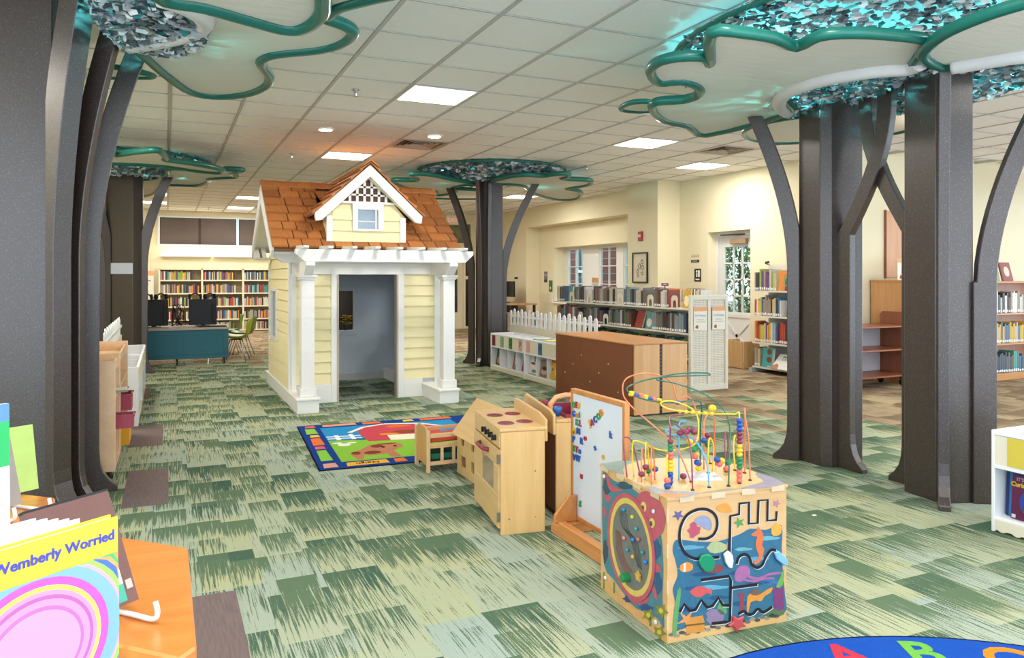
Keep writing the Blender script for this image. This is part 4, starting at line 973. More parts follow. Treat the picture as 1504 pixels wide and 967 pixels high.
facing('blue picture book with brown shape face-out on the third shelf beside the glazed door', (7.52, 7.5, ZT2[2]), m, .17, .25, .015, 'c9d5d2', .1, (('cover_patch', '4a8fb0', [(-.3,0), (.4,0), (.4,.35), (-.3,.35)]), ('cover_patch', '7a4a2c', blob(.1, .5, .2, .22))))
facing('teal board book with brown dots face-out on the bottom shelf beside the glazed door', (7.52, 8.0, ZT2[3]), m, .22, .27, .02, '4fa5a8', .08, (('cover_patch', '7a4a2c', blob(.1, .8, .2, .15)), ('cover_patch', '7a4a2c', blob(.1, .4, .22, .15)), ('cover_patch', 'a8bdb8', [(-.05,0), (.5,0), (.5,.9), (.4,.9), (.35,.1), (-.05,.1)])))
facing('white picture book titled in grey, leaning on the bottom shelf beside the glazed door', (7.45, 7.72, ZT2[3]), m, .3, .26, .012, 'e2e0da', .75, (('cover_patch', 'b07a58', [(-.5,0), (-.1,0), (-.15,.25), (-.3,.35), (-.5,.2)]),), ('Bear Sees\nCOLORS', .045, .1, .72), '4a4a4a')

# --- far bookcase under the shaded window
S = thing('bookcase', 'long cream bookcase of paperbacks along the back wall under the shaded window', 'bookcase', (1.2, 19.7, 0))
BX = [-.16 + .93*k for k in range(5)]
for x in BX: put('upright', MB().box(x-.02, x+.02, 19.55, 19.87, 0, 1.55), cream, S)
put('back_panel', MB().box(BX[0], BX[-1], 19.85, 19.87, 0, 1.5), paint('bookcase_shade', 'cfc2a6', .7), S)
put('top', MB().box(BX[0], BX[-1], 19.55, 19.85, 1.5, 1.53), cream, S)
ZF = (1.26, .945, .63, .315, .05)
for z in ZF: put('shelf', MB().box(BX[0]+.02, BX[-1]-.02, 19.56, 19.85, z-.03, z), cream, S)
rr = random.Random(5); mb = MB()
fm = [paint('far_book_%d' % i, h_, .6, .05) for i, (h_, _) in enumerate(PAL_BRIGHT + PAL_DARK[:6])]
for i in range(4):
    for z in ZF:
        x = BX[i] + .03; end = BX[i+1] - .075 - rr.choice((0, .1, .16))
        while x < end:
            t_ = rr.uniform(.022, .042); mb.slot(rr.randrange(len(fm))).box(x, x+t_*.93, 19.585, 19.75, z+.001, z + rr.uniform(.17, .215)); x += t_
o = mb.build('paperback_rows', fm); tag(o, 'closely packed paperbacks on the far bookcase under the shaded window', 'books', kind='stuff')
# dark bookcase behind the playhouse window
S = thing('bookcase', 'dark bookcase with white cases glimpsed through the playhouse back window', 'bookcase', (2.75, 11.5, 0))
dkw = paint('dark_shelf', '241d1a', .6)
put('carcass', MB().box(2.2, 3.4, 11.45, 11.75, 0, 1.6), dkw, S); put('shelf', MB().box(2.2, 3.4, 11.3, 11.449, .72, .75).box(2.2, 3.4, 11.3, 11.449, 0, .1).box(2.2, 3.4, 11.3, 11.449, 1.3, 1.33), dkw, S)
for k, x in enumerate((2.58, 2.66)): book(('white case in the dark bookcase behind the playhouse window, left one', 'white case in the dark bookcase behind the playhouse window, right one')[k], (x, 11.32, .751), 0, (.05, .12, .36), 'cfcfcf', 0, 'white cases behind the playhouse', plain_book)
# ---------------------------------------------------------------- play furniture
birch = wood('birch', 'dcb87e', 'cfa468', 2); birch_y = wood('birch_y', 'dcb87e', 'cfa468', 1); birch_x = wood('birch_x', 'd9b47c', 'c99e63', 0)
edge = wood('ply_edge', 'c9975c', 'b5803f', 0); honey = wood('honey_maple', 'd08f52', 'b9743a', 1); honey_z = wood('honey_maple_z', 'd08f52', 'b9743a', 2)
burg = paint('burgundy_plastic', '8e3144', .35, .08); bolt_m = paint('bolt', '9a9a98', .3, metal=.9)
# toy stove
S = thing('toy_stove', 'birch toy stove with red burner rings, black knobs and oven door', 'toy stove', (1.562, 3.556, 0), R(-9.)); S.scale = (.88, 1, 1)
# local: y along the front (0..0.60), x away from the front (0..0.30)
MB().box(0, .27, 0, .018, 0, .53).build('side_panel', birch, S, bevel=.002)
MB().box(0, .27, .582, .60, 0, .53).build('side_panel', birch, S, bevel=.002)
MB().box(.01, .27, .018, .582, .02, .04).box(.255, .27, .018, .582, .04, .53).build('carcass', birch, S)
top = MB().box(-.008, .285, -.004, .604, .531, .547).build('hob', birch_y, S, bevel=.003)
for (x, y) in ((.075, .15), (.20, .17), (.075, .39), (.20, .41)):
    for r in (.052, .036, .02): MB().lathe([(r, .5472), (r, .549), (r-.011, .549), (r-.011, .5472)], 20, (x, y, 0)).build('burner_ring', burg, top)
MB().box(-.006, .012, .018, .582, .445, .530).build('control_panel', birch_y, S, bevel=.002)
for k in range(4):
    y = .09 + k*.075; kn = MB().lathe([(.016, 0), (.014, .014), (.008, .016)], 12, (-.006, y, .487), Matrix.Rotation(-math.pi/2, 3, 'Y')).build('knob', blk, S, smooth=True)
    MB().box(-.034, -.0225, y-.004, y+.004, .473, .503).build('knob_grip', blk, kn)
door = MB().box(-.012, .006, .02, .58, .03, .20).box(-.012, .006, .02, .12, .20, .35).box(-.012, .006, .40, .58, .20, .35).box(-.012, .006, .02, .58, .35, .438).build('oven_door', birch_y, S, bevel=.002)
MB().box(-.004, .002, .12, .40, .20, .35).build('oven_window', paint('oven_window', 'a08468', .15, .05, coat=.5), door)
MB().tube([(-.012, .22, .395), (-.04, .25, .395), (-.043, .32, .395), (-.04, .39, .395), (-.012, .42, .395)], .012, 8).build('door_handle', burg, door, smooth=True)
for z in (.09, .39): MB().box(-.016, .0, .012, .0195, z-.022, z+.022).lathe([(.006, -.024), (.006, .024)], 8, (-.016, .014, z)).build('hinge', bolt_m, door)
MB().prism([(.0, .47), (.604, .47), (.604, .60), (.57, .61), (.12, .605), (0, .585)], .2705, .288, 'x').build('backsplash', birch_y, S, bevel=.004)
for x in (.05, .21):
    for z in (.08, .32): MB().lathe([(.007, -.003), (.005, 0)], 8, (x, -.0, z), Matrix.Rotation(math.pi/2, 3, 'X')).build('bolt', bolt_m, S)
# toy sink
S = thing('toy_sink', 'birch toy sink with burgundy basin and wooden arched tap', 'toy sink', (1.95, 3.685, 0), R(-8.))
MB().box(0, .30, 0, .018, 0, .525).build('side_panel', birch, S, bevel=.002); MB().box(0, .30, .52, .538, 0, .525).build('side_panel', birch, S, bevel=.002)
MB().box(.0, .012, .018, .52, 0.03, .525).build('back_panel', paint('sink_back', '6d4638', .7), S); MB().box(.28, .295, .018, .52, .03, .5).build('front_door', birch, S)
MB().box(0, .07, -.004, .542, .5255, .543).box(.07, .31, -.004, .04, .5255, .543).box(.07, .31, .44, .542, .5255, .543).box(.28, .31, .04, .44, .5255, .543).build('counter', birch_y, S, bevel=.003)
MB().prism([(-.004, .46), (.542, .46), (.542, .60), (.5, .615), (.06, .59), (0, .57)], -.0185, -.0005, 'x').build('backsplash', birch_y, S, bevel=.004)
MB().box(.072, .278, .042, .052, .42, .56).box(.072, .278, .428, .438, .42, .56).box(.072, .082, .052, .428, .42, .56).box(.268, .278, .052, .428, .42, .56).box(.082, .268, .052, .428, .42, .43).build('basin', burg, S, bevel=.002)
tapm = wood('tap_wood', 'dca878', 'cc925c', 1)
tp = MB().tube([(.04, .22, .543), (.045, .22, .59), (.075, .21, .63), (.13, .19, .645), (.17, .18, .642)], .016, 10).box(.155, .19, .155, .20, .605, .662).build('tap', tapm, S, smooth=False)
for y, mm in ((.33, burg), (.10, paint('tap_blue', '2a62ad', .35))): MB().lathe([(.012, .5432), (.012, .56), (.024, .565), (.026, .59), (.02, .597)], 12, (.045, y, 0)).build('tap_knob', mm, S, smooth=True)
MB().lathe([(.006, -.003), (.004, 0)], 8, (.12, 0, .33), Matrix.Rotation(math.pi/2, 3, 'X')).build('bolt', bolt_m, S)
# dollhouse
S = thing('dollhouse', 'birch wooden dollhouse with gabled roof behind the toy stove', 'dollhouse', (1.80, 4.38, 0))
fp = MB(); 
def holes(mb, x0, x1, ys, zs, hs):
    """plate across y,z with rectangular holes"""
    Y = sorted({v for h in hs for v in h[:2]} | set(ys)); Z = sorted({v for h in hs for v in h[2:]} | set(zs))
    for i in range(len(Y)-1):
        for j in range(len(Z)-1):
            ym, zm = (Y[i]+Y[i+1])/2, (Z[j]+Z[j+1])/2
            if any(h[0] < ym < h[1] and h[2] < zm < h[3] for h in hs): continue
            mb.box(x0, x1, Y[i], Y[i+1], Z[j], Z[j+1])
    return mb
hs = [(.30, .40, .06, .13), (.33, .385, .20, .27), (.10, .20, .06, .13), (.14, .195, .20, .27)]
holes(fp, 0, .012, (0, .46), (0, .28), hs).build('front_wall', birch, S)
MB().prism([(.012, 0), (.30, 0), (.30, .28), (.156, .47), (.012, .28)], 0, .012, 'y').build('gable_wall', birch, S); MB().prism([(.012, 0), (.30, 0), (.30, .28), (.156, .47), (.012, .28)], .448, .46, 'y').build('gable_wall', birch, S)
MB().box(.012, .30, .012, .448, .14, .15).box(.012, .30, .012, .448, 0, .01).build('inner_floor', birch, S)
for s in (0, 1):
    pr = [(-.03, .262), (.156, .492), (.156, .476), (-.02, .255)] if s == 0 else [(.342, .262), (.156, .492), (.156, .476), (.332, .255)]
    MB().prism(pr, -.03, .49, 'y').build('roof_slope', birch_y, S)
# doll bunk bed
S = thing('doll_bunk_bed', 'small pale wooden doll bunk bed beside the farm rug', 'doll bed', (1.60, 4.885, 0))
pw = wood('pine', 'e0bf92', 'd2a874', 2); pwx = wood('pine_x', 'e0bf92', 'd2a874', 0); bedg = paint('doll_mattress_green', '1f6b4e', .8); bedr = paint('doll_mattress_orange', 'c9523a', .8)
for (x, y) in ((0, 0), (0, .26), (.42, 0), (.42, .26)): MB().box(x, x+.025, y, y+.025, 0, .285).build('post', pw, S, bevel=.003)
for x in (.006, .426): MB().prism([(.026, .05), (.259, .05), (.259, .27), (.21, .305), (.07, .305), (.026, .27)], x, x+.012, 'x').build('end_panel', wood('honey_end', 'd6a45c', 'c48f45', 2), S)
for z0, z1 in ((.05, .075), (.165, .195), (.235, .262)):
    for y in (.004, .264): MB().box(.026, .419, y, y+.015, z0, z1).build('rail', pwx, S)
for k in range(4):
    x = .10 + k*.085; MB().box(x, x+.02, .006, .016, .076, .164).build('slat', pw, S)
MB().box(.03, .415, .025, .255, .08, .12).build('mattress', bedg, S, bevel=.01); MB().box(.03, .415, .025, .255, .198, .228).build('mattress', bedr, S, bevel=.01)
# farm rug
RW, RH = 1.52, 1.62
S = thing('farm_rug', 'rectangular blue bordered children rug with red barn and brown cow', 'rug', (.955, 5.25, 0), R(-3.5))
def pile(name, h): return paint(name, h, .95, .08, 60., bump=.3, bscale=250, spec=.05)
nv = pile('rug_navy', '1c3f86'); MB().box(0, RW, 0, RH, .0005, .008).build('border', nv, S, bevel=.003); MB().box(-.008, RW+.008, -.008, RH+.008, .0004, .006).build('binding', pile('rug_edge', '1a1c2c'), S)
def flat(name, h, pts, z=.0095, thick=.0012): return MB().prism(pts, z-thick, z, 'z').build(name, pile('rug_'+h, h), S)
x0, x1, y0, y1 = .17, RW-.17, .17, RH-.17
flat('sky', '2e8cc4', [(x0, .90), (x1, .90), (x1, y1), (x0, y1)])
flat('grass', '86b93f', [(x0, y0), (x1, y0), (x1, .72), (.84, .78), (x0, .91)])
flat('pond', '2a7fb5', [(.70, y0), (x1, y0), (x1, .48), (1.0, .34), (.76, .31)], .0103)
flat('barn', 'c24a55', [(.47, .78), (1.06, .70), (1.13, 1.03), (1.15, 1.26), (.92, 1.40), (.72, 1.42), (.53, 1.35), (.45, 1.19)], .0103)
for a, b_ in (((.38, 1.17), (.53, 1.36)), ((.53, 1.36), (.73, 1.445)), ((.73, 1.445), (1.04, 1.36)), ((1.04, 1.36), (1.22, 1.15))):
    d = Vector((b_[0]-a[0], b_[1]-a[1])).normalized(); n_ = Vector((-d.y, d.x))*.02
    flat('barn_roof', 'e6e1cf', [(a[0]-n_.x, a[1]-n_.y), (b_[0]-n_.x, b_[1]-n_.y), (b_[0]+n_.x, b_[1]+n_.y), (a[0]+n_.x, a[1]+n_.y)], .0111)
flat('barn_door', 'e9e2cc', [(.65, .76), (.98, .72), (1.0, .92), (.66, .96)], .0111); flat('hen', 'd9702f', blob(.82, 1.30, .11, .05, 14, .15), .0115); flat('horse', '8a4a2e', blob(.86, 1.05, .14, .06, 14, .1), .0119); flat('chick', 'e08a3a', blob(.69, 1.0, .09, .04, 12, .1), .0119)
for y in (.96, 1.04): flat('fence_rail', 'e4e8ea', [(.175, y), (.45, y-.03), (.45, y), (.175, y+.03)], .0111)
for x in (.24, .36): flat('fence_post', 'e4e8ea', [(x, .90), (x+.035, .90), (x+.035, 1.10), (x, 1.10)], .0115)
flat('cow_body', 'b8785c', [(.27, .43), (.35, .49), (.46, .65), (.57, .67), (.69, .62), (.70, .52), (.63, .44), (.59, .40), (.61, .20), (.57, .19), (.53, .20), (.53, .32), (.43, .29), (.35, .31), (.34, .20), (.29, .20), (.27, .33)], .0103)
for c_ in ((.31, .40, .035, .05), (.43, .38, .065, .05), (.50, .58, .05, .05), (.59, .64, .08, .02)): flat('cow_patch', '7b4030', blob(*c_), .0111)
for c_ in ((.54, .53), (.635, .54)): flat('cow_eye', '2c201c', blob(c_[0], c_[1], .016, .02, 8), .0118)
flat('rabbit', 'e8e6e0', blob(.27, .72, .05, .05, 12, .15), .0111); flat('rabbit_ear', 'e8e6e0', blob(.225, .79, .04, .022), .0115); flat('rabbit_ear', 'e8e6e0', blob(.335, .77, .04, .022), .0115)
for (xa, xb, ya, yb, h) in ((.05, .14, 1.49, 1.58, 'd9646a'), (.035, .13, 1.22, 1.45, '8cc04a'), (.05, .13, 1.08, 1.18, 'e3b83f'), (.04, .13, .77, 1.04, 'e5713a'), (.04, .12, .63, .73, 'd9646a'), (.035, .12, .24, .59, '86c04a'), (.03, .13, .03, .16, 'd79a8a'),
                           (.19, .49, .03, .14, 'e5a93a'), (.53, .62, .03, .14, 'e2703a'), (.70, .85, .03, .14, '86c04a'), (.95, 1.2, .03, .14, 'd9646a'), (.20, .50, 1.50, 1.59, 'e39a74'), (.55, .72, 1.49, 1.59, 'e5713a'), (.92, 1.02, 1.49, 1.58, 'e3c43f'), (1.08, 1.38, 1.49, 1.59, 'e5713a'), (1.39, 1.49, .3, .6, '86c04a'), (1.39, 1.49, .75, 1.0, 'd9646a')):
    flat('border_tag', h, [(xa, ya), (xb, ya+.008), (xb-.008, yb), (xa+.006, yb-.008)], .0103)
words('lettering', 'Neigh', .07, pile('rug_ink', '3a2a20'), S, (.34, .085, .0108), (0, 0, math.pi))
# magnetic letter board on its wooden foot
S = thing('letter_board', 'white magnetic board in honey wood frame covered with coloured letters', 'whiteboard', (1.95, 3.0, 0))
wb = paint('board_white', 'd5dde6', .3, .02, coat=.3)
MB().box(.005, .025, .02, .50, .08, .715).build('panel', wb, S)
for (ya, yb, za, zb) in ((0, .022, .0, .74), (.498, .52, .0, .74), (.022, .498, .715, .74), (.022, .498, .055, .08)): MB().box(0, .03, ya, yb, za, zb).build('frame_rail', honey_z, S, bevel=.003)
MB().box(-.13, .16, .42, .50, .0005, .055).prism([(-.13, .055), (-.0005, .055), (-.0005, .19), (-.05, .19), (-.13, .10)], .45, .47, 'y').build('foot', honey, S, bevel=.004)
MB().box(-.13, -.085, -.05, .4195, .0005, .075).build('foot_rail', honey, S, bevel=.004)
MB().box(-.10, .16, -.05, .01, .0005, .05).build('foot', honey, S, bevel=.004)
LC_ = {'g': '3f9a4c', 'r': 'b5324a', 'o': 'e38a2c', 'b': '2a5fb0', 'y': 'e5b92c', 't': '46a36a'}
def u_of(x): return .52 - (x - 80)/(405-80)*.52      # photo crop column to board y
def z_of(x, y):
    k = (x-80)/325; top = 50 + 82*k; bot = 875 + 150*k
    return .74 - (y-top)/(bot-top)*.72
for ch, x, y, c, rot in (('D', 100, 155, 'g', 0), ('E', 118, 155, 'r', 0), ('F', 136, 162, 'y', 0), ('G', 100, 208, 'b', 0), ('n', 121, 212, 'o', 0), ('i', 138, 213, 'g', 0), ('K', 122, 260, 't', 0), ('L', 143, 265, 'r', 0), ('M', 104, 313, 'y', 0), ('N', 131, 313, 'b', 0),
                          ('P', 100, 362, 'b', 0), ('R', 151, 372, 'b', 0), ('S', 101, 418, 'g', 0), ('T', 120, 425, 'r', 0), ('u', 140, 430, 'b', 0), ('V', 104, 472, 'b', 0), ('W', 128, 478, 'b', 0), ('J', 203, 262, 'y', .5), ('A', 218, 258, 'r', .3), ('C', 237, 240, 'b', .5), ('O', 258, 220, 'g', .6), ('B', 274, 196, 'o', .8),
                          ('o', 175, 350, 'r', 0), ('k', 327, 325, 'b', 0), ('s', 235, 405, 'b', .5), ('e', 283, 455, 'y', .3), ('u', 151, 580, 'r', 0), ('g', 143, 740, 'g', 0)):
    y_ = u_of(x); z_ = z_of(x, y)
    o = words('magnet_letter', ch, .045, paint('magnet_' + c, LC_[c], .4, .05), None, (1.95-.0005+.005-.0045, 3.0 + y_, z_), (R(90), -rot, -math.pi/2), depth=.003, bold=.0012)
    lower = ch.islower()
    tag(o, f'{dict(g="green", r="red", o="orange", b="blue", y="yellow", t="teal")[c]} magnetic {"lower-case" if lower else "capital"} letter {ch.upper()} on the white board' + {('u', 'b'): ', blue one', ('u', 'r'): ', low red one'}.get((ch, c), ''), 'magnet letter', 'magnetic letters')
# pegboard cabinet
S = thing('pegboard_cabinet', 'large honey wood cabinet box with dark brown pegboard side', 'cabinet', (4.33, 6.8, 0))
def peg():
    m_, t, b = newmat('pegboard'); tc = t.node('ShaderNodeTexCoord'); sp = t.node('ShaderNodeSeparateXYZ'); t.link(tc.outputs['Object'], sp.inputs[0])
    def cc(s): return t.math('SUBTRACT', t.math('FRACT', t.math('DIVIDE', s, .0254)), .5)
    a, c = cc(sp.outputs[1]), cc(sp.outputs[2]); r = t.math('SQRT', t.math('ADD', t.math('MULTIPLY', a, a), t.math('MULTIPLY', c, c)))
    n = t.node('ShaderNodeTexNoise', i_Scale=6.); t.link(tc.outputs['Object'], n.inputs['Vector'])
    t.link(t.mix(t.math('LESS_THAN', r, .14), t.mix(n.outputs['Fac'], hexc('6f3c20'), hexc('804726')), hexc('3a1f12')), b.inputs['Base Color']); b.inputs['Roughness'].default_value = .55
    return m_
maple = wood('maple_ply', 'd9aa78', 'cb9660', 2, .6); mtop = wood('maple_top', 'c98a4c', 'b97a3e', 1)
put('pegboard', MB().box(4.02, 4.03, 6.05, 7.6, .015, .68), peg(), S)
for k in range(7): put('peg_pin', MB().lathe([(.006, -.002), (.006, .002)], 8, (4.0185, 6.3 + .18*k, .2 + .37*((k*37 % 10)/10)), Matrix.Rotation(math.pi/2, 3, 'Y')), WHITE, S)
put('front_panel', MB().box(4.031, 4.318, 6.03, 6.05, .015, .68), maple, S, bevel=.002); put('front_panel', MB().box(4.35, 4.645, 6.03, 6.05, .015, .68), maple, S, bevel=.002)
put('slot_strip', MB().box(4.3185, 4.3495, 6.036, 6.05, .015, .68), paint('strip_black', '2f2723', .5), S)
sl_ = MB()
for k in range(18): sl_.box(4.328, 4.340, 6.033, 6.0358, .04 + k*.035, .06 + k*.035)
put('strip_slots', sl_, paint('strip_grey', '6b625c', .5), S)
put('top', MB().box(4.012, 4.653, 6.02, 7.61, .681, .695), mtop, S, bevel=.003)
put('far_panels', MB().box(4.635, 4.645, 6.0505, 7.6, .015, .68).box(4.031, 4.634, 7.59, 7.6, .015, .68), maple, S); put('base', MB().box(4.05, 4.62, 6.07, 7.58, 0, .0145), blk, S)
# white picture-book bins in the middle, with picket divider
binw = paint('bin_white', 'e6e8ea', .45, .02); binc = paint('bin_cream', 'dfd8c4', .6, .02)
def scallop(y0, y1, n, x0, x1, z=.065, depth=.035):
    pts = [(y0, z), (y0, 0.004)]
    for k in range(n):
        a0 = y0 + (y1-y0)*k/n; a1 = y0 + (y1-y0)*(k+1)/n
        for j in range(1, 6): pts.append((a0 + (a1-a0)*j/6, .004 + depth*(.55 - .55*math.sin(math.pi*j/6))))
    pts += [(y1, .004), (y1, z)]
    return MB().prism(pts, x0, x1, 'x')
def bins(label, xf, xb, y0, y1, cards, hflip=1, depthdir=1, n=4, group=None):
    """low white book bin; front plane xf, back xb, from y1 (left in view) down to y0"""
    S = thing('book_bin', label, 'book bin', ((xf+xb)/2, (y0+y1)/2, 0), group=group)
    s = 1 if xb > xf else -1; th = .018
    for y in (y0, y1-th): put('side_panel', MB().box(xf, xb, y, y+th, 0, .53), binw, S, bevel=.003)
    put('back_panel', MB().box(xb-s*.015, xb, y0+th, y1-th, .03, .53), binw, S)
    put('bottom_shelf', MB().box(xf+s*.016, xb-s*.015, y0+th, y1-th, .065, .08), binw, S); put('tray_floor', MB().box(xf+s*.016, xb-s*.015, y0+th, y1-th, .345, .36), binw, S)
    put('front_rail', MB().box(xf+s*.002, xf+s*.016, y0+th, y1-th, .345, .505), binc, S); put('rail_cap', MB().box(xf-s*.004, xf+s*.02, y0+th, y1-th, .506, .526), binw, S, bevel=.003)
    put('rail_foot', MB().box(xf-s*.004, xf+s*.0018, y0+th, y1-th, .335, .352), binw, S)
    w = (y1-y0-2*th)/n
    for k in range(1, n):
        y = y0+th+w*k; put('divider', MB().box(xf+s*.017, xb-s*.016, y-.006, y+.006, .081, .344), binw, S); put('tray_divider', MB().box(xf+s*.021, xb-s*.016, y-.006, y+.006, .361, .51), binw, S)
    put('scalloped_base', scallop(y0+th, y1-th, int((y1-y0)/.075), xf+s*.001, xf+s*.015), binc, S)
    for k, c in enumerate(cards):
        if c is None: continue
        h, ch, off = c; yc = y1 - th - w*(k+off)
        o = put('letter_card', MB().box(xf-s*.0015, xf+s*.0015, yc-.075, yc+.03, .357, .503), paint('card_'+h, h, .7, .04), S)
        if ch: words('lettering', ch, .11, paint('card_ink', '3a2a2a', .8), o, (xf-s*.0016, yc-.022, .43), (R(90), 0, -math.pi/2 if s > 0 else math.pi/2), depth=.0006)
    return S
bins('low white picture-book bin with maroon, sage, green and pink letter cards', 4.22, 4.60, 8.86, 9.98, [('6d2033', None, .28), ('7fa287', None, .35), ('2f8a3f', 'O', .4), ('d9a3a0', 'P', .55)], group='white book bins before the picket divider')
bins('low white picture-book bin with pink, blue and gold letter cards', 4.22, 4.60, 7.64, 8.855, [('d9a3a0', None, .25), ('3f6f9f', 'P', .4), None, ('a9782c', 'Q', .8)], group='white book bins before the picket divider')
def inbin(label, y, w, h, t_, col, lean, bits=(), x=4.26, title=None, tcol=None): return facing(label, (x, y, .081), m, w, h, t_, col, lean, bits, title, tcol, 'picture books in the white bins')
inbin('dark teal picture book with orange animal in the first cubby of the middle bin', 9.80, .17, .23, .015, '1f4f52', .15, (('cover_patch', 'd98a5a', blob(.05, .3, .35, .22)),))
inbin('grey and red picture book in the third cubby of the middle bin', 9.24, .16, .24, .02, '8c8078', .2, (('cover_patch', 'c0b7a8', blob(0, .55, .3, .3)), ('cover_patch', '9c3a34', [(-.5,0), (-.3,0), (-.3,1), (-.5,1)])))
inbin('magenta edged picture book in the fourth cubby of the middle bin', 8.96, .14, .25, .03, '9a3f6a', .2, (('cover_patch', 'c9b7bc', [(-.1,0), (.5,0), (.5,.9), (-.1,.9)]),))
inbin('white picture book with red and blue prints at the left of the right-hand bin', 8.69, .22, .24, .04, 'd9d5cf', .15, (('cover_patch', '6b8fb8', [(0,.65), (.5,.65), (.5,.95), (0,.95)]), ('cover_patch', '8f3a3a', blob(-.1, .55, .3, .07)), ('cover_patch', '6b7a4a', blob(.1, .15, .3, .08))))
inbin('brown picture book with a curved dark print in the second cubby of the right-hand bin', 8.393, .22, .2, .03, '8a7060', .15, (('cover_patch', 'c4a68c', blob(0, .3, .35, .18)), ('cover_patch', '3a3f2c', blob(.05, .5, .3, .14))))
inbin('yellow picture book with a round white face in the third cubby of the right-hand bin', 8.10, .22, .235, .03, 'd9a92a', .15, (('cover_patch', 'e0ddd4', blob(.2, .4, .22, .22)), ('cover_patch', '4a3a7a', blob(-.3, .5, .06, .08)), ('cover_patch', 'b04a2c', [(-.5,.85), (.5,.85), (.5,1), (-.5,1)])))
for y, c, lab in ((8.72, '3f9a98', 'teal book lying on the rim of the right-hand white bin'), (8.45, 'e3c72c', 'yellow book lying on the rim of the right-hand white bin')):
    o = book(lab, (4.28, y, .54), -math.pi/2, (.17, .2, .012), c, 0, 'books lying on the bin', plain_book)
    o.location.z = .5275
def fence(label, x, y0, y1, n, zsolid=.645, facing=-1):
    S = thing('picket_divider', label, 'fence', (x, (y0+y1)/2, 0), group='white picket dividers')
    put('panel', MB().box(x, x+.015, y0, y1, .02, zsolid), binc, S); put('foot', MB().box(x-.05, x+.065, y0+.1, y0+.14, 0, .0195).box(x-.05, x+.065, y1-.14, y1-.1, 0, .0195), binc, S)
    put('rail', MB().box(x+.002, x+.016, y0, y1, .735, .762), binw, S)
    st = (y1-y0)/n
    for k in range(n):
        yc = y0 + st*(k+.5); h = .862 if k % 2 else .835; w = st*.52
        pts = [(yc-w/2, zsolid-.03), (yc-w/2, h-w/2)] + [(yc - w/2*math.cos(a*math.pi/6), h-w/2 + w/2*math.sin(a*math.pi/6)) for a in range(1, 6)] + [(yc+w/2, h-w/2), (yc+w/2, zsolid-.03)]
        put('picket', MB().prism(pts, x-.012, x-.0005, 'x'), binw, S)
fence('white picket divider behind the middle book bin, left half', 4.68, 9.21, 10.33, 9); fence('white picket divider behind the right-hand book bin, next to the pegboard cabinet', 4.68, 7.75, 9.205, 11)
# ---------------------------------------------------------------- sea-life activity cube
CW, CH = .53, .53
Q = thing('activity_cube', 'wooden sea-life activity cube with octopus side and bead maze on top', 'activity cube', (1.648, 2.255, 0), R(-4.5))
ply = wood('cube_ply', 'd9b078', 'cc9f64', 0, .7); tabm = paint('finger_joint', 'd6bc94', .6, .05)
# local: front face y=0 (x 0..CW), left face x=0 (y 0..CW)
MB().box(.0, CW, 0, .014, 0, CH-.012).build('front_panel', ply, Q, bevel=.001)
MB().box(0, .014, .0145, CW-.0145, 0, CH-.012).build('octopus_panel', ply, Q, bevel=.001)
MB().box(0, CW, CW-.014, CW, 0, CH-.012).build('rear_panel', ply, Q); MB().box(CW-.014, CW, .0145, CW-.0145, 0, CH-.012).build('right_panel', ply, Q)
topp = MB().box(-.004, CW+.004, -.004, CW+.004, CH-.0118, CH).build('top_panel', ply, Q, bevel=.001)
for k in range(4):
    a = .05 + k*.135
    MB().box(a, a+.06, -.0052, -.0041, CH-.022, CH-.001).build('finger_joint', tabm, Q); MB().box(-.0052, -.0041, a, a+.06, CH-.022, CH-.001).build('finger_joint', tabm, Q)
    MB().box(-.0015, .004, -.0015, .004, .05+k*.13, .10+k*.13).build('finger_joint', tabm, Q)
P4 = lambda h, r=.5: paint('cube_'+h, h, r, .12, 40.)
# ---- front face decals (photo crop coordinates -> face)
def fu(x, y):
    u = (x - 45 - (y-125)*.024)/673.; yt = 125-65*u; yb = 960-105*u
    return (u*CW, (1-(y-yt)/(yb-yt))*(CH-.012))
def dec(name, h, pts, lay=0, par=Q, sm=0, label=None):
    q = [fu(*p) for p in pts]
    if sm: q = [(v.x, v.y) for v in smooth_curve([(a, b_, 0) for a, b_ in q], sm)]
    y = -.0006 - lay*.0005
    return MB().prism(q, y-.0004, y, 'y').build(name, P4(h), par)
dec('water_print', '34697f', [(85,370),(110,352),(200,365),(300,372),(380,355),(450,330),(510,300),(600,310),(690,285),(695,420),(705,560),(722,700),(725,800),(600,820),(480,845),(300,860),(160,870),(95,880),(100,720),(85,640),(110,560),(95,470),(80,420)], 0, sm=3)
for k, (x, y, rx, ry, h) in enumerate(((180,400,70,12,'5d98a6'),(360,420,60,10,'274f6e'),(250,560,70,12,'274f6e'),(560,480,60,12,'5d98a6'),(450,560,60,12,'274f6e'),(300,640,90,14,'5f9fb2'),(200,640,60,10,'2c4f7a'),(560,620,70,12,'274f6e'),(620,360,60,12,'6ba3aa'),(470,420,50,10,'6ba3aa'),(160,760,60,14,'2c4f7a'),(470,740,60,14,'274f6e'),(640,620,60,14,'3f6f98'),(150,520,40,10,'5d98a6'),(340,700,60,12,'274f6e'))):
    dec('wave_print', h, blob(x, y, rx, ry, 14, .2), 1)
for k in range(22):
    x = 85 + k*28; dec('pebble_print', ('6f6a60', '8f8a7a', '4f4c48')[k % 3], blob(x, 905 - (x-85)*.16 + (k % 2)*12, 18, 11, 8), 1)
def star(cx_, cy_, r, a0=.3, k=.42): return [(cx_ + r*(1 if i % 2 == 0 else k)*math.cos(a0+i*math.pi/5), cy_ + r*(1 if i % 2 == 0 else k)*math.sin(a0+i*math.pi/5)) for i in range(10)]
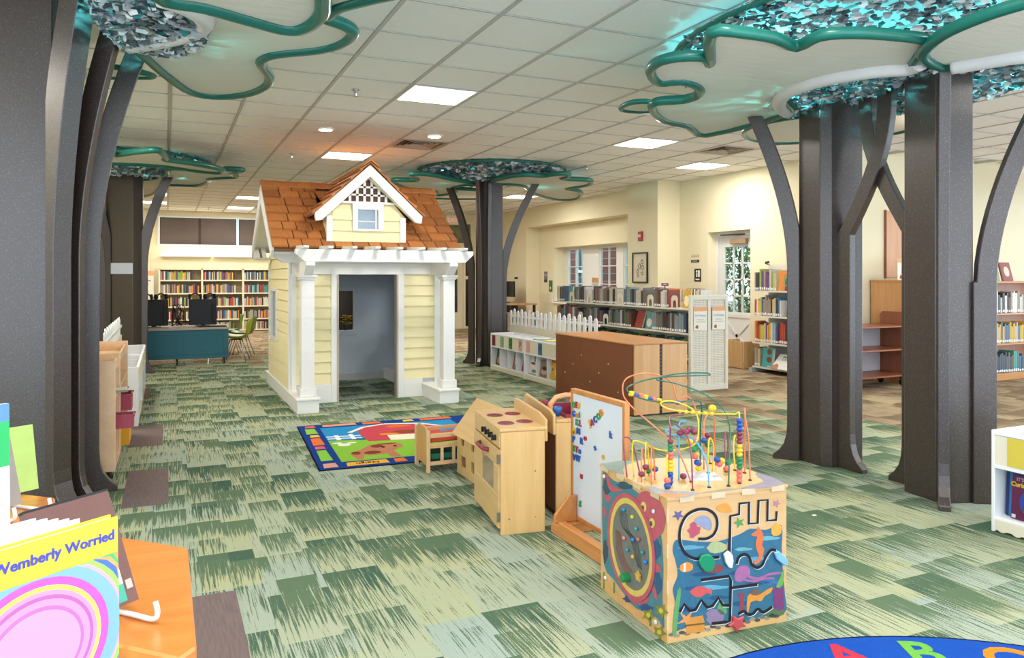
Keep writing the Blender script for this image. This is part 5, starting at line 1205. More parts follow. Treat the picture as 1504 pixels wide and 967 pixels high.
dec('starfish_print', '5f5a86', star(103, 208, 34), 2); dec('starfish_print', '4f9a4c', star(442, 262, 34, .6), 2); dec('starfish_print', 'b0788c', star(657, 155, 26, .1), 2)
dec('shell_print', 'e0933c', [(312,170),(340,150),(370,148),(392,175),(398,200),(360,200),(328,192)], 2, sm=3)
dec('hermit_shell_print', '8f94a8', [(195,235),(230,215),(265,222),(287,255),(284,300),(255,295),(220,270),(195,262)], 2, sm=3); dec('hermit_crab_print', 'b5505f', blob(192, 300, 32, 42, 14, .25), 2)
dec('seahorse_print', 'd9713c', [(512,335),(545,310),(550,290),(572,315),(585,350),(578,400),(590,420),(580,470),(560,505),(538,510),(530,490),(550,488),(560,460),(545,420),(540,380),(548,350),(530,345)], 2, sm=3)
dec('fish_print', 'e2a23c', blob(660, 312, 32, 38, 12, .1), 2); dec('fish_print', 'e0903c', blob(155, 515, 36, 30, 12, .1), 2); dec('fish_stripe_print', 'f0e2c0', [(140,490),(150,490),(150,540),(140,540)], 3); dec('fish_print', 'a9b07a', blob(320, 405, 55, 34, 14, .08), 2)
dec('fish_tail_print', 'd98a5c', [(368,400),(378,375),(378,425)], 2); dec('fish_print', '8a4440', blob(300, 530, 62, 26, 12, .08), 2); dec('fish_print', 'd0574f', [(178,658),(210,632),(250,630),(280,650),(297,640),(297,680),(275,670),(240,690),(205,688)], 2, sm=2)
dec('jellyfish_print', 'a5658f', [(428,600),(425,560),(445,525),(475,515),(505,530),(512,565),(490,590),(455,612)], 2, sm=3)
for pts in ([(505,575),(560,590),(620,565),(690,560),(690,572),(620,580),(560,604),(505,592)], [(480,595),(540,605),(600,590),(650,592),(650,602),(600,602),(540,618),(480,606)]): dec('jellyfish_arm_print', 'a5658f', pts, 2, sm=2)
dec('diver_print', 'd98f33', [(500,700),(530,680),(570,690),(610,665),(645,650),(635,680),(600,700),(580,730),(555,725),(520,735),(508,790),(498,785)], 2, sm=2); dec('diver_mask_print', '6f5a4a', blob(545, 675, 30, 20, 10), 3)
dec('coral_print', '8f3f4c', [(440,670),(455,690),(465,660),(475,690),(482,665),(480,720),(482,790),(455,790),(456,720)], 2); dec('sponge_print', '7a3a6a', [(645,660),(670,650),(690,665),(708,650),(718,780),(690,790),(660,780)], 2)
dec('coral_fan_print', '8a7590', blob(320, 810, 50, 50, 16, .15), 2); dec('weed_print', '5f9a5c', [(330,760),(350,720),(372,740),(385,790),(350,800)], 2, sm=2); dec('weed_print', '5f9a5c', [(90,900),(95,780),(110,650),(130,640),(120,760),(110,900)], 2, sm=2); dec('weed_print', '6fa050', [(665,650),(690,590),(712,540),(705,640)], 2, sm=2)
dec('chest_print', 'c9883c', [(162,850),(180,810),(250,800),(262,840),(262,895),(165,905)], 2); dec('chest_lock_print', '7a4a24', [(162,850),(262,843),(262,852),(162,860)], 3); dec('sea_plant_print', 'd98f4c', star(165, 820, 60, .2, .3), 1); dec('rock_print', '4f6f4c', blob(660, 800, 60, 30, 14, .15), 1)
# grooves
gr_b = paint('groove_black', '141414', .6); gr_w = paint('groove_edge', 'c9c9c6', .5)
def groove(pts, sm=6):
    q = [fu(*p) for p in pts]; c3 = [(a, 0, b_) for a, b_ in q]; c = smooth_curve(c3, sm, False) if sm else [Vector(v) for v in c3]
    def strip(mm, dx, dz, w, y, nm):
        mb = MB(); L, Rr = [], []
        for i, p in enumerate(c):
            d = (c[min(i+1, len(c)-1)] - c[max(i-1, 0)]); d.normalize(); n_ = Vector((-d.z, 0, d.x))*w
            L.append((p.x+n_.x+dx, y, p.z+n_.z+dz)); Rr.append((p.x-n_.x+dx, y, p.z-n_.z+dz))
        N = len(c); mb.add(L+Rr, [(i, i+1, N+i+1, N+i) for i in range(N-1)]); mb.add([(a, b_+.0003, e) for a, b_, e in L+Rr], [(N+i, N+i+1, i+1, i) for i in range(N-1)])
        return mb.build(nm, mm, Q)
    strip(gr_w, .003, -.003, .0055, -.0026, 'groove_edge'); strip(gr_b, 0, 0, .0055, -.0031, 'groove')
groove([(215,350),(260,350),(300,325),(318,270),(305,215),(260,180),(200,180),(145,215),(115,290),(118,370),(150,435),(200,465),(270,465),(335,460)])
groove([(390,455),(390,330),(390,222),(440,212),(440,150),(495,145),(497,270),(548,268),(550,135),(603,132),(604,255),(656,252),(658,200)], 0)
groove([(432,505),(445,465),(478,450),(505,470),(520,510),(550,530),(580,515),(600,470),(630,430),(660,432)])
groove([(235,592),(390,575),(402,600),(402,720),(402,840),(380,845),(300,850)], 0); groove([(402,645),(555,630)], 0)
groove([(125,775),(148,730),(180,770),(210,765),(240,710),(275,755),(305,745),(335,700),(360,745),(398,748)], 0); groove([(450,800),(480,785),(505,805),(535,800),(560,775),(590,795),(615,785),(645,765)], 4)
def knob(name, h, pts, x0, label=None):
    q = [fu(*p) for p in pts]; o = MB().prism(q, -.016, -.0045, 'y').build(name, paint('knob_'+h, h, .35, .05), Q, bevel=.003)
    o['label'] = label; return o
knob('frog_knob', '1f8a5a', [(225,445),(250,435),(275,440),(300,470),(300,510),(285,540),(250,540),(225,510),(212,480)], 0, 'green frog-shaped knob'); knob('shell_knob', 'e0e0dc', [(350,440),(375,420),(398,445),(405,480),(398,525),(380,520),(362,490)], 0, 'white knob')
knob('fish_knob', '7fb4dc', [(640,440),(665,430),(700,460),(722,490),(720,522),(690,510),(655,480)], 0, 'pale blue knob'); knob('star_knob', 'b84a50', star(437, 848, 55, .4, .5), 0, 'red starfish knob')
# ---- octopus face decals; u from near corner (0) to far (1)
def lu(x, y):
    u = (425 - x)/410.; yt = 150 - 128*u; yb = 945 - 290*u
    return (u*CW, (1-(y-yt)/(yb-yt))*(CH-.012))
def ldec(name, h, pts, lay=0, sm=0):
    q = [lu(*p) for p in pts]
    if sm: q = [(v.x, v.y) for v in smooth_curve([(a, b_, 0) for a, b_ in q], sm)]
    x = -.0006 - lay*.0005
    return MB().prism(q, x-.0004, x, 'x').build(name, P4(h), Q)
ldec('water_print', '4a7f8a', [(30,50),(60,60),(110,90),(180,100),(250,130),(330,190),(390,330),(405,520),(400,700),(410,860),(360,800),(250,770),(180,700),(110,620),(40,540),(25,300)], 0, 3)
for x, y, rx, ry, h in ((60,130,30,40,'2f5560'),(180,110,50,20,'2f5560'),(370,430,25,60,'2f5a80'),(380,620,20,60,'2f5a80'),(50,470,18,60,'3a4a58'),(220,720,50,20,'2f4f80'),(310,760,40,18,'2f4f80')): ldec('wave_print', h, blob(x, y, rx, ry, 14, .2), 1)
ldec('sand_print', 'd9a868', [(22,600),(70,630),(130,690),(200,745),(280,790),(400,900),(425,945),(300,880),(150,770),(25,660)], 1, 2)
pk = 'bb5a66'
ldec('tentacle_print', pk, [(55,50),(70,65),(85,100),(120,125),(170,130),(120,150),(80,140),(60,100)], 2, 3); ldec('tentacle_print', pk, [(35,140),(50,165),(90,180),(75,205),(45,190)], 2, 3); ldec('tentacle_print', pk, [(25,240),(45,232),(58,260),(50,290),(35,280),(40,255)], 2, 3); ldec('tentacle_print', pk, [(355,520),(380,510),(398,540),(380,555),(360,550)], 2, 3); ldec('tentacle_print', pk, [(345,640),(365,650),(375,710),(355,690)], 2, 3); ldec('tentacle_print', pk, [(200,700),(330,700),(300,740),(240,745)], 2, 3)
ldec('octopus_head', pk, [(252,185),(270,140),(310,118),(360,130),(400,180),(418,250),(405,320),(375,365),(345,390),(320,330),(285,240)], 2, 4)
ldec('octopus_eye', 'e0c36a', blob(296, 208, 17, 28, 14), 3); ldec('octopus_eye', 'e0c36a', blob(345, 288, 16, 27, 14), 3); ldec('octopus_pupil', '3f5a3a', blob(292, 214, 9, 15, 10), 4); ldec('octopus_pupil', '3f5a3a', blob(339, 293, 9, 15, 10), 4)
for x, y, h in ((325,800,'b9a24a'),(395,765,'b9a24a'),(385,885,'c9b04a')):
    ldec('sea_flower', '8a8a3f', star(x, y, 42, .1, .5), 3); ldec('sea_flower_heart', 'd9c23a', blob(x, y, 12, 14, 8), 4)
for x, y, hh in ((40,620,90),(110,660,60),(335,830,60)): ldec('weed_print', '5f8a4c', [(x-6,y+hh/2),(x-3,y-hh/2),(x+3,y-hh/2),(x+6,y+hh/2)], 3)
# oval drum: ring, yellow rim, grey backing, balls
def ring(cx_, cy_, rx, ry, w, n=40, x0=-.006, x1=-.0026):
    pts = [(rx*math.cos(2*math.pi*k/n), ry*math.sin(2*math.pi*k/n)) for k in range(n)]; mb = MB()
    o = [(x0, cx_+a, cy_+b_) for a, b_ in pts]; i_ = [(x0, cx_+a*(1-w/rx), cy_+b_*(1-w/ry)) for a, b_ in pts]; o2 = [(x1, b_, c_) for _, b_, c_ in o]; i2 = [(x1, b_, c_) for _, b_, c_ in i_]
    fs = []
    for k in range(n):
        j = (k+1) % n; fs += [(k, n+k, n+j, j), (2*n+k, 2*n+j, 3*n+j, 3*n+k), (k, j, 2*n+j, 2*n+k), (n+k, 3*n+k, 3*n+j, n+j)]
    return mb.add(o+i_+o2+i2, fs)
OC = (.267, .265); OR = (.19, .205)
ring(OC[0], OC[1], OR[0], OR[1], .018).build('drum_ring', P4(pk), Q); ring(OC[0], OC[1], OR[0]-.018, OR[1]-.018, .022, 40, -.005, -.0026).build('drum_rim', P4('d9bf62'), Q)
gmat = paint('drum_grey', '75756f', .5, .15, 15.)
MB().add([(-.0028, OC[0]+(OR[0]-.036)*math.cos(2*math.pi*k/40), OC[1]+(OR[1]-.036)*math.sin(2*math.pi*k/40)) for k in range(40)] + [(-.0026, OC[0]+(OR[0]-.036)*math.cos(2*math.pi*k/40), OC[1]+(OR[1]-.036)*math.sin(2*math.pi*k/40)) for k in range(40)], [tuple(range(40))[::-1], tuple(range(40, 80))]).build('drum_back', gmat, Q)
for k in range(6):
    o_ = .012*k; MB().tube(smooth_curve([(-.0035, OC[0]+.09-o_, OC[1]+.12), (-.0035, OC[0]+.07-o_, OC[1]+.06), (-.0035, OC[0]+.0-o_, OC[1]+.03), (-.0035, OC[0]-.06-o_*.5, OC[1]-.06)], 5, False), .0011, 4).build('maze_line', paint('maze_line', '3f4a46', .6), Q)
    MB().tube(smooth_curve([(-.0035, OC[0]+.12-o_*.6, OC[1]+.03), (-.0035, OC[0]+.11-o_, OC[1]-.06), (-.0035, OC[0]+.04-o_, OC[1]-.12+o_*.4)], 5, False), .0011, 4).build('maze_line', paint('maze_line_red', '8a4a38', .6), Q)
for x, y, h in ((187,237,'2a8fb5'),(240,270,'b9c23a'),(263,332,'2a9aa5'),(187,390,'c98a80'),(244,394,'3a7fc0'),(208,453,'3a8f98'),(243,487,'d9b04a'),(300,457,'2f8f8a'),(318,507,'2a7fc8'),(275,388,'b5706a')):
    u, v = lu(x, y); MB().ball((-.010, u, v), .0085, 10, 6).build('drum_ball', paint('ball_'+h, h, .25), Q, smooth=True)
u, v = lu(208, 602); MB().lathe([(.017, 0), (.017, .03), (.014, .034)], 14, (-.004, u, v), Matrix.Rotation(-math.pi/2, 3, 'Y')).build('crank_knob', paint('crank_green', '1f8a4c', .35), Q)
u, v = lu(275, 590); MB().prism(star(u, v, .022, .2, .6), -.014, -.006, 'x').build('wing_nut', paint('wing_yellow', 'c9a24a', .4), Q)
for x, y in ((47,70),(358,220),(55,605),(370,830)):
    u, v = lu(x, y); MB().lathe([(.008, 0), (.007, .005)], 10, (-.0045, u, v), Matrix.Rotation(-math.pi/2, 3, 'Y')).build('cap_bolt', WHITE, Q)
# ---- top: printed edge, label, bead maze
def tdec(name, h, pts, sm=0, lay=0):
    q = pts if not sm else [(v.x, v.y) for v in smooth_curve([(a, b_, 0) for a, b_ in pts], sm)]
    return MB().prism(q, CH+.0002+lay*.0003, CH+.0005+lay*.0003, 'z').build(name, P4(h), topp)
tdec('corner_print', '9a9aa0', [(0,.0),(.14,.0),(.11,.05),(.05,.08),(.03,.14),(0,.16)], 2); tdec('corner_print', 'd98f5c', [(0,0),(.10,0),(.06,.03),(.0,.06)], 2, 1); tdec('corner_print', '8f8a98', [(CW,0),(CW,.18),(CW-.04,.12),(CW-.06,.06),(CW-.16,.03),(CW-.2,0)], 2); tdec('corner_print', '8a9a90', [(0,CW),(0,CW-.2),(.04,CW-.12),(.10,CW-.05),(.2,CW)], 2); tdec('corner_print', '8f9a8a', [(CW,CW),(CW-.2,CW),(CW-.1,CW-.06),(CW-.04,CW-.14),(CW,CW-.2)], 2); tdec('edge_print', '9a9488', [(.14,0),(.34,0),(.28,.025),(.2,.02)], 2)
tdec('label_plate', 'd3d9de', [(.20,.17),(.33,.12),(.37,.24),(.24,.29)], 0, 1)
WIRES = {'orange': 'd9754c', 'green': '1f5f50', 'yellow': 'e3c227', 'blue': '4f9fd0', 'maroon': '8a3a50'}
def wire(colr, pts, r=.0032):
    MB().tube(smooth_curve([(a, b_, CH+c) for a, b_, c in pts], 6, False), r, 6).build('maze_wire', paint('wire_'+colr, WIRES[colr], .3, .03, coat=.4), Q, smooth=True)
def bead(h, x, y, z, r=.0125, sq=False):
    if sq: MB().cbox((x, y, CH+z), (.02, .02, .02), Matrix.Rotation(.5, 3, 'Z')).build('bead', paint('bead_'+h, h, .3), Q, bevel=.003)
    else: MB().lathe([(r*.45, -r*.8), (r*.9, -r*.45), (r, 0), (r*.9, r*.45), (r*.45, r*.8)], 10, (x, y, CH+z)).build('bead', paint('bead_'+h, h, .3), Q, smooth=True)
RD, BL, YL, GN, PK, MR = 'c9473f', '1f4fa0', 'e0b92c', '1f7f4c', 'd96a5c', '7f3148'
wire('orange', [(.20,.15,0),(.15,.20,.14),(.06,.38,.27),(.045,.42,.33),(.07,.42,.38),(.16,.40,.395),(.26,.40,.36),(.29,.40,.29),(.31,.40,.265),(.33,.40,.29),(.37,.40,.27),(.39,.39,.2),(.42,.38,.1),(.44,.37,0)])
wire('green', [(.30,.05,0),(.31,.06,.10),(.35,.12,.24),(.34,.22,.31),(.24,.30,.36),(.17,.36,.375),(.30,.42,.385),(.46,.44,.38),(.48,.43,.37),(.42,.40,.375),(.2,.38,.38),(.06,.36,.36),(.03,.35,.335),(.10,.32,.30),(.22,.30,.285),(.34,.33,.285),(.39,.36,.25),(.39,.37,.15),(.39,.37,0)])
for k, (h, sq) in enumerate(((YL, True), (BL, False), (PK, True), (YL, True), (BL, False), (PK, False), (YL, True))): bead(h, .045+.019*k, .345-.004*k, .325-.0055*k, .0105, sq)
bead(BL, .235, .30, .285, .011)
wire('orange', [(.36,.30,0),(.36,.30,.14),(.37,.31,.2),(.40,.32,.225),(.43,.33,.2),(.44,.34,.12),(.445,.34,0)]); wire('orange', [(.43,.09,0),(.43,.10,.16),(.43,.12,.24),(.45,.15,.27),(.475,.18,.25),(.48,.19,.12),(.48,.19,0)])
for k, h in enumerate((PK, PK, PK, GN, GN, GN, YL, YL, YL, MR, MR, MR, BL, BL, BL)): bead(h, .365, .07, .013+.0165*k, .012)
wire('yellow', [(.365,.07,0),(.365,.07,.255),(.355,.09,.265),(.28,.16,.26),(.15,.22,.275),(.13,.26,.295),(.2,.28,.295),(.28,.26,.26),(.30,.25,.2),(.27,.24,.12),(.15,.28,.10),(.05,.30,.14),(.03,.31,.12),(.03,.30,0)])
wire('blue', [(.22,.06,0),(.22,.08,.10),(.20,.14,.17),(.14,.20,.18),(.13,.22,.195),(.19,.24,.20),(.22,.25,.19)]); wire('blue', [(.17,.19,0),(.17,.19,.15),(.175,.2,.21),(.2,.22,.225),(.23,.23,.22)])
wire('maroon', [(.14,.05,0),(.14,.06,.14),(.145,.10,.20),(.16,.20,.22)]); wire('maroon', [(.10,.14,0),(.10,.14,.20),(.102,.145,.225),(.2,.3,.23),(.30,.36,.22)])
wire('maroon', [(.0,.30,.0),(-.0,.33,.13),(.01,.34,.15),(.04,.33,.13),(.06,.3,0)]); wire('maroon', [(.42,.23,0),(.42,.24,.10),(.43,.25,.16),(.45,.26,.12),(.45,.27,0)])
for k, h in enumerate((BL, BL, BL, YL, YL, YL, PK, PK, GN, GN, MR)): bead(h, .10, .14, .013+.0155*k, .0115)
for i, (x, y, hh) in enumerate(((.06,.10,.12),(.035,.17,.14),(.05,.24,.14),(.02,.22,.12))): wire('yellow' if i % 2 == 0 else 'orange', [(x,y,0),(x+.005,y+.01,hh*.7),(x+.02,y+.03,hh),(x+.04,y+.05,hh*.7),(x+.05,y+.06,0)])
wire('yellow', [(.34,.24,0),(.34,.24,.10),(.355,.25,.14),(.38,.26,.10),(.38,.27,0)]); wire('yellow', [(.47,.24,0),(.47,.25,.10),(.485,.26,.14),(.505,.27,.10),(.505,.27,0)])
for h, x, y, z in ((BL,.062,.10,.012),(PK,.062,.10,.032),(MR,.02,.22,.03),(GN,.09,.29,.02),(YL,.10,.28,.035),(MR,.05,.24,.05),(BL,.11,.27,.03),(MR,.19,.19,.014),(PK,.42,.23,.014),(YL,.30,.25,.02),(MR,.28,.22,.05),(BL,.26,.20,.06),(PK,.25,.20,.085),(GN,.25,.21,.11),(YL,.24,.22,.14),(GN,.31,.28,.10),(PK,.31,.28,.13),(YL,.31,.28,.07),(BL,.34,.18,.07),(PK,.35,.18,.05),(YL,.37,.19,.06),(GN,.40,.19,.05),(GN,.38,.30,.10),(BL,.36,.30,.12),(MR,.38,.30,.14),(MR,.17,.14,.20),(MR,.19,.15,.205),(MR,.20,.13,.20),(MR,.15,.15,.195)): bead(h, x, y, z, .0135)
for k in range(6): bead(YL, .19+.018*k, .215-.017*k, .265, .009)
bead(YL, .29, .14, .285, .016)
for (x, y) in ((.20,.15),(.44,.37),(.30,.05),(.22,.06),(.14,.05),(.365,.07),(.10,.14),(.43,.09),(.48,.19),(.42,.23),(.06,.10),(.34,.24),(.47,.24)): MB().lathe([(.008, CH+.0005), (.007, CH+.004)], 8, (x, y, 0)).build('wire_ferrule', blk, Q)
# ---------------------------------------------------------------- left aisle
pinkbirch = wood('pale_birch', 'e2bf9a', 'd6ad84', 1)
caster_m = paint('caster_black', '17171a', .45)
def caster(parent, x, y, r=.035, stem=None):
    c = put('caster', MB().lathe([(r*.6, -.012), (r, -.009), (r, .009), (r*.6, .012)], 14, (x, y, r+.0005), Matrix.Rotation(math.pi/2, 3, 'X')).box(x-.012, x+.012, y-.016, y-.013, r, stem or r*2.2).box(x-.012, x+.012, y+.013, y+.016, r, stem or r*2.2), caster_m, parent)
    return c
def toy_shelf(label, y0, y1, xf=-.30, xb=-.68):
    S = thing('toy_shelf', label, 'shelf', ((xf+xb)/2, (y0+y1)/2, 0), group='birch toy shelves by the left tree')
    for y in (y0, y1-.018): put('end_panel', MB().box(xb, xf, y, y+.018, .08, .79), pinkbirch, S, bevel=.003)
    put('back_panel', MB().box(xb, xb+.012, y0+.018, y1-.018, .08, .79), pinkbirch, S)
    for z in (.08, .31, .53): put('shelf_board', MB().box(xb+.012, xf-.004, y0+.0185, y1-.0185, z, z+.018), pinkbirch, S)
    put('tray_floor', MB().box(xb+.012, xf-.03, y0+.0185, y1-.0185, .70, .712), birch_y, S); put('tray_lip', MB().box(xf-.03, xf-.014, y0+.0185, y1-.0185, .70, .76), pinkbirch, S)
    put('mid_divider', MB().box(xb+.012, xf-.03, (y0+y1)/2-.008, (y0+y1)/2+.008, .33, .528), pinkbirch, S)
    for y in (y0+.08, y1-.08): caster(S, xf-.05, y); caster(S, xb+.06, y)
toy_shelf('birch toy shelf on casters, nearer one beside the near left tree', 5.47, 6.02, -.30, -.56); toy_shelf('birch toy shelf on casters, farther one with red and yellow bins', 6.04, 7.19)
def crate(label, col, x0, x1, y0, y1, z0, z1, name='toy_bin'):
    mm = paint('crate_'+col, col, .35, .06); S = thing(name, label, 'toy bin', ((x0+x1)/2, (y0+y1)/2, z0), group='plastic bins on the toy shelves'); t_ = .006
    put('floor_plate', MB().box(x0, x1, y0, y1, z0, z0+t_), mm, S)
    for b_ in ((x0, x1, y0, y0+t_), (x0, x1, y1-t_, y1), (x0, x0+t_, y0+t_, y1-t_), (x1-t_, x1, y0+t_, y1-t_)): put('wall_plate', MB().box(*b_, z0+t_+.0003, z1), mm, S)
    
    for ya, yb in ((y0-.008, y0-.0005), (y1+.0005, y1+.008)): put('rim', MB().box(x0-.008, x1+.008, ya, yb, z1-.015, z1), mm, S)
crate('low burgundy tray pulled out of the nearer toy shelf', 'a8485a', -.53, -.20, 5.60, 5.72, .3292, .42); crate('tall burgundy bin in the farther toy shelf', 'a8485a', -.58, -.24, 6.35, 6.58, .3292, .45); crate('yellow bin on the bottom board of the farther toy shelf', 'e3a52c', -.56, -.25, 6.2, 6.55, .099, .27)
t_ = thing('toy_frog', 'crumpled green toy lying on top of the tall burgundy bin', 'toy', (-.40, 6.43, .446), group=None)
rr = random.Random(9); mb = MB(); fm_ = paint('toy_green', '1f7a4c', .6, .15)
mb.ball((0, 0, .022), .05, 12, 8, .38); mb.build('body', fm_, t_, smooth=True)
for a in range(5):
    MB().tube([(0,0,.03), (.05*math.cos(a*1.3), .05*math.sin(a*1.3), .04), (.08*math.cos(a*1.3), .08*math.sin(a*1.3), .03)], [.018,.014,.02], 7).build('limb', fm_, t_, smooth=True)
t_ = thing('marker_box', 'bright green box lying in the tray of the nearer toy shelf', 'box', (-.45, 5.75, .713)); MB().box(-.08, .10, -.05, .05, .0, .035).build('carton', paint('marker_green', '5cb83f', .5), t_, bevel=.004); MB().box(-.07, .07, -.0515, -.0501, .01, .026).build('print', paint('marker_dark', '2f5a2a', .5), t_)
o = book('grey board laid flat on a board of the nearer toy shelf', (-.54, 5.96, .549), -math.pi/2, (.2, .30, .012), '8f9a86', 0, 'boards on toy shelf', plain_book)
for y0, y1, lab in ((7.50, 8.68, 'low white book bin behind the birch shelves, nearer one'), (8.69, 9.94, 'low white book bin behind the birch shelves, farther one')):
    bins(lab, -.23, -.47, y0, y1, [], group='white book bins on the left')
fence('white picket divider behind the left white bins', -.50, 7.55, 10.1, 19)
# ---------------------------------------------------------------- blue desk with computers
S = thing('computer_desk', 'blue panelled computer desk on casters before the far bookcase', 'desk', (-.48, 12.33, 0))
bluem = paint('desk_blue', '2f6d80', .55, .06, 3.); topm = paint('desk_top', 'b7a89c', .6, .05, 5.)
MB().box(-.02, 1.34, 0, .02, .10, .53).build('front_panel', bluem, S)
for x0, x1 in ((.02, .62), (.72, 1.28)):
    for (a, b_, c, d) in ((x0, x1, .16, .18), (x0, x1, .46, .48), (x0, x0+.02, .18, .46), (x1-.02, x1, .18, .46)): MB().box(a, b_, -.008, -.0005, c, d).build('panel_moulding', bluem, S)
MB().box(-.02, 0, .0205, .8, .10, .53).build('side_panel', bluem, S)
MB().box(-.04, 1.36, -.02, .82, .5305, .565).build('desk_top', topm, S, bevel=.004)
for x, y in ((.62, .06), (1.28, .05), (.08, .05), (.62, .75), (.08, .75)):
    MB().lathe([(.02, -.012), (.04, -.009), (.04, .009), (.02, .012)], 14, (x, y, .041), Matrix.Rotation(math.pi/2, 3, 'Y')).box(x-.016, x+.016, y-.01, y+.01, .075, .0995).build('caster', caster_m, S)
for x in (.2, 1.06): MB().tube([(x, .04, .0995), (x-.01, .02, .002)], .008, 6).build('levelling_leg', chrome, S)
def desk_at(x, y, z): 
    return (-.48 + x, 12.33 + y, z)
navyp = paint('monitor_back', '22262e', .5, .05)
for x, lab in ((.30, 'black computer monitor seen from behind, left one on the blue desk'), (.99, 'black computer monitor seen from behind, right one on the blue desk')):
    S = thing('computer_monitor', lab, 'monitor', desk_at(x, .34, .5655), 0, 'monitors on the blue desk')
    MB().box(-.20, .20, 0, .05, .02, .42).build('shell', navyp, S, bevel=.008); MB().box(-.19, .19, .0505, .056, .03, .41).build('screen', paint('screen_black', '0c0c0e', .15), S)
    MB().box(-.10, .10, .0, .16, 0.0005, .012).box(-.03, .03, .02, .045, .012, .0195).build('stand', blk, S); MB().box(.14, .165, -.03, -.0005, .05, .35).build('cable_arm', blk, S, bevel=.004)
    for k in range(2):
        hx = x - .11 + k*.21; H_ = thing('headphones', ('black headphones resting on the left monitor, ', 'black headphones resting on the right monitor, ')[x > .5] + ('left pair', 'right pair')[k], 'headphones', desk_at(hx, .36, .9865), R(30*k), 'headphones on the monitors')
        MB().tube([(.075*math.cos(a*math.pi/10), 0, .012 + .085*math.sin(a*math.pi/10)*.9) for a in range(11)], .011, 7).build('headband', blk, H_, smooth=True)
        for s in (-1, 1): MB().lathe([(.03, -.018), (.042, -.012), (.042, .012), (.03, .018)], 12, (s*.08, 0, .042), Matrix.Rotation(math.pi/2, 3, 'Y')).build('ear_cup', blk, H_, smooth=True)
rr = random.Random(31); c = thing('cable_tangle', 'tangle of black and brown cables between the two monitors on the blue desk', 'cables', desk_at(.58, .4, .566))
for k in range(7):
    pts = [Vector((rr.uniform(.54, .70), .38 + rr.uniform(-.08, .08), .59))]
    for j in range(6): pts.append(Vector((rr.uniform(.54, .75), .40 + rr.uniform(-.1, .1), .572 + (0.0 if j % 3 == 2 else rr.uniform(.02, .34)))))
    mb = MB().tube(smooth_curve([desk_at(p.x, p.y, max(p.z, .58)) for p in pts], 6, False), .0055, 5); put('cord', mb, paint('cable_%d' % (k % 3), ('1a1a1c', '4a332c', '55504e')[k % 3], .5), c, smooth=True)
S = thing('tablet', 'flat dark keyboard lying on the right end of the blue desk', 'keyboard', desk_at(1.12, .12, .5658)); MB().box(-.2, .2, -.06, .06, 0, .014).build('case', blk, S, bevel=.003); MB().box(-.19, .19, -.05, .05, .0142, .018).build('keys', paint('key_grey', '3a3a3c', .6), S)
# shell chairs
def shell_chair(label, loc, rz, col, sc=1.):
    S = thing('shell_chair', label, 'chair', loc, rz, 'green shell chairs at the blue desk')
    mm = paint('shell_'+col, col, .4, .05); prof = [(.20, .37, .17), (.17, .385, .19), (.05, .365, .20), (-.09, .36, .20), (-.17, .39, .19), (-.205, .47, .185), (-.22, .56, .18), (-.235, .64, .16), (-.24, .67, .11)]
    mb = MB(); NU = 7; top_, bot_ = [], []
    for (y, z, hw) in prof:
        for i in range(NU):
            u = -1 + 2*i/(NU-1); lift = .04*u*u
            isb = min(1, max(0, (z-.39)/.15)); p = Vector((u*hw, y + lift*isb, z + lift*(1-isb))); top_.append(p*1.0); bot_.append(p + Vector((0, -.012*isb, -.012*(1-isb))))
    n_ = len(top_); fs = []
    for j in range(len(prof)-1):
        for i in range(NU-1):
            a = j*NU+i; fs += [(a, a+NU, a+NU+1, a+1), (n_+a, n_+a+1, n_+a+NU+1, n_+a+NU)]
    rim_ = [i for i in range(NU)] + [j*NU+NU-1 for j in range(1, len(prof))] + [(len(prof)-1)*NU+i for i in range(NU-2, -1, -1)] + [j*NU for j in range(len(prof)-2, 0, -1)]
    for k in range(len(rim_)): a, b_ = rim_[k], rim_[(k+1) % len(rim_)]; fs.append((a, b_, n_+b_, n_+a))
    mb.add(top_+bot_, fs).build('shell', mm, S, smooth=True)
    for sx in (-1, 1):
        for sy in (-1, 1): MB().tube([(sx*.08, sy*.07, .345), (sx*.17, sy*.18, .002)], .009, 7).build('leg', chrome, S, smooth=True)
    MB().box(-.1, .1, -.09, .09, .335, .345).build('seat_plate', blk, S)
    return S
shell_chair('yellow-green shell chair with chrome legs at the near end of the blue desk', (1.0, 12.74, 0), R(75), '9aa822'); shell_chair('darker olive shell chair half hidden behind the yellow-green chair', (1.15, 13.5, 0), R(75), '6d7a24'); shell_chair('leaf green shell chair beyond the blue desk end', (1.0, 14.25, 0), R(80), '6f9a2c')
# monitor station by the back right wall
S = thing('computer_table', 'low wooden computer table by the far right wall', 'desk', (7.25, 16.2, 0)); tw = wood('table_brown', 'b98a62', 'a07048', 1)
put('table_top', MB().box(6.95, 7.62, 15.3, 17.0, .70, .73), tw, S); put('lower_shelf', MB().box(7.0, 7.62, 15.35, 17.0, .50, .53), tw, S)
for x in (6.98, 7.55):
    for y in (15.35, 16.9): put('leg', MB().box(x, x+.05, y, y+.05, 0, .4995).box(x, x+.05, y, y+.05, .5305, .6995), blk, S)
S = thing('computer_monitor', 'black wide computer monitor on the low table by the far wall', 'monitor', (7.2, 16.2, .731), -math.pi/2); MB().box(-.5, .55, 0, .03, .14, .50).build('screen', paint('screen_black', '0c0c0e', .15), S, bevel=.006); MB().box(-.05, .05, .005, .025, .01, .1395).box(-.14, .14, -.06, .09, 0, .0098).build('stand', blk, S)
S = thing('computer_box', 'black desktop computer under the low table', 'computer', (7.1, 15.75, .531)); MB().box(-.1, .2, -.1, .1, 0, .15).build('case', blk, S, bevel=.005); MB().box(-.1015, -.1002, -.06, .06, .03, .05).build('drive_slot', paint('key_grey', '3a3a3c', .6), S)
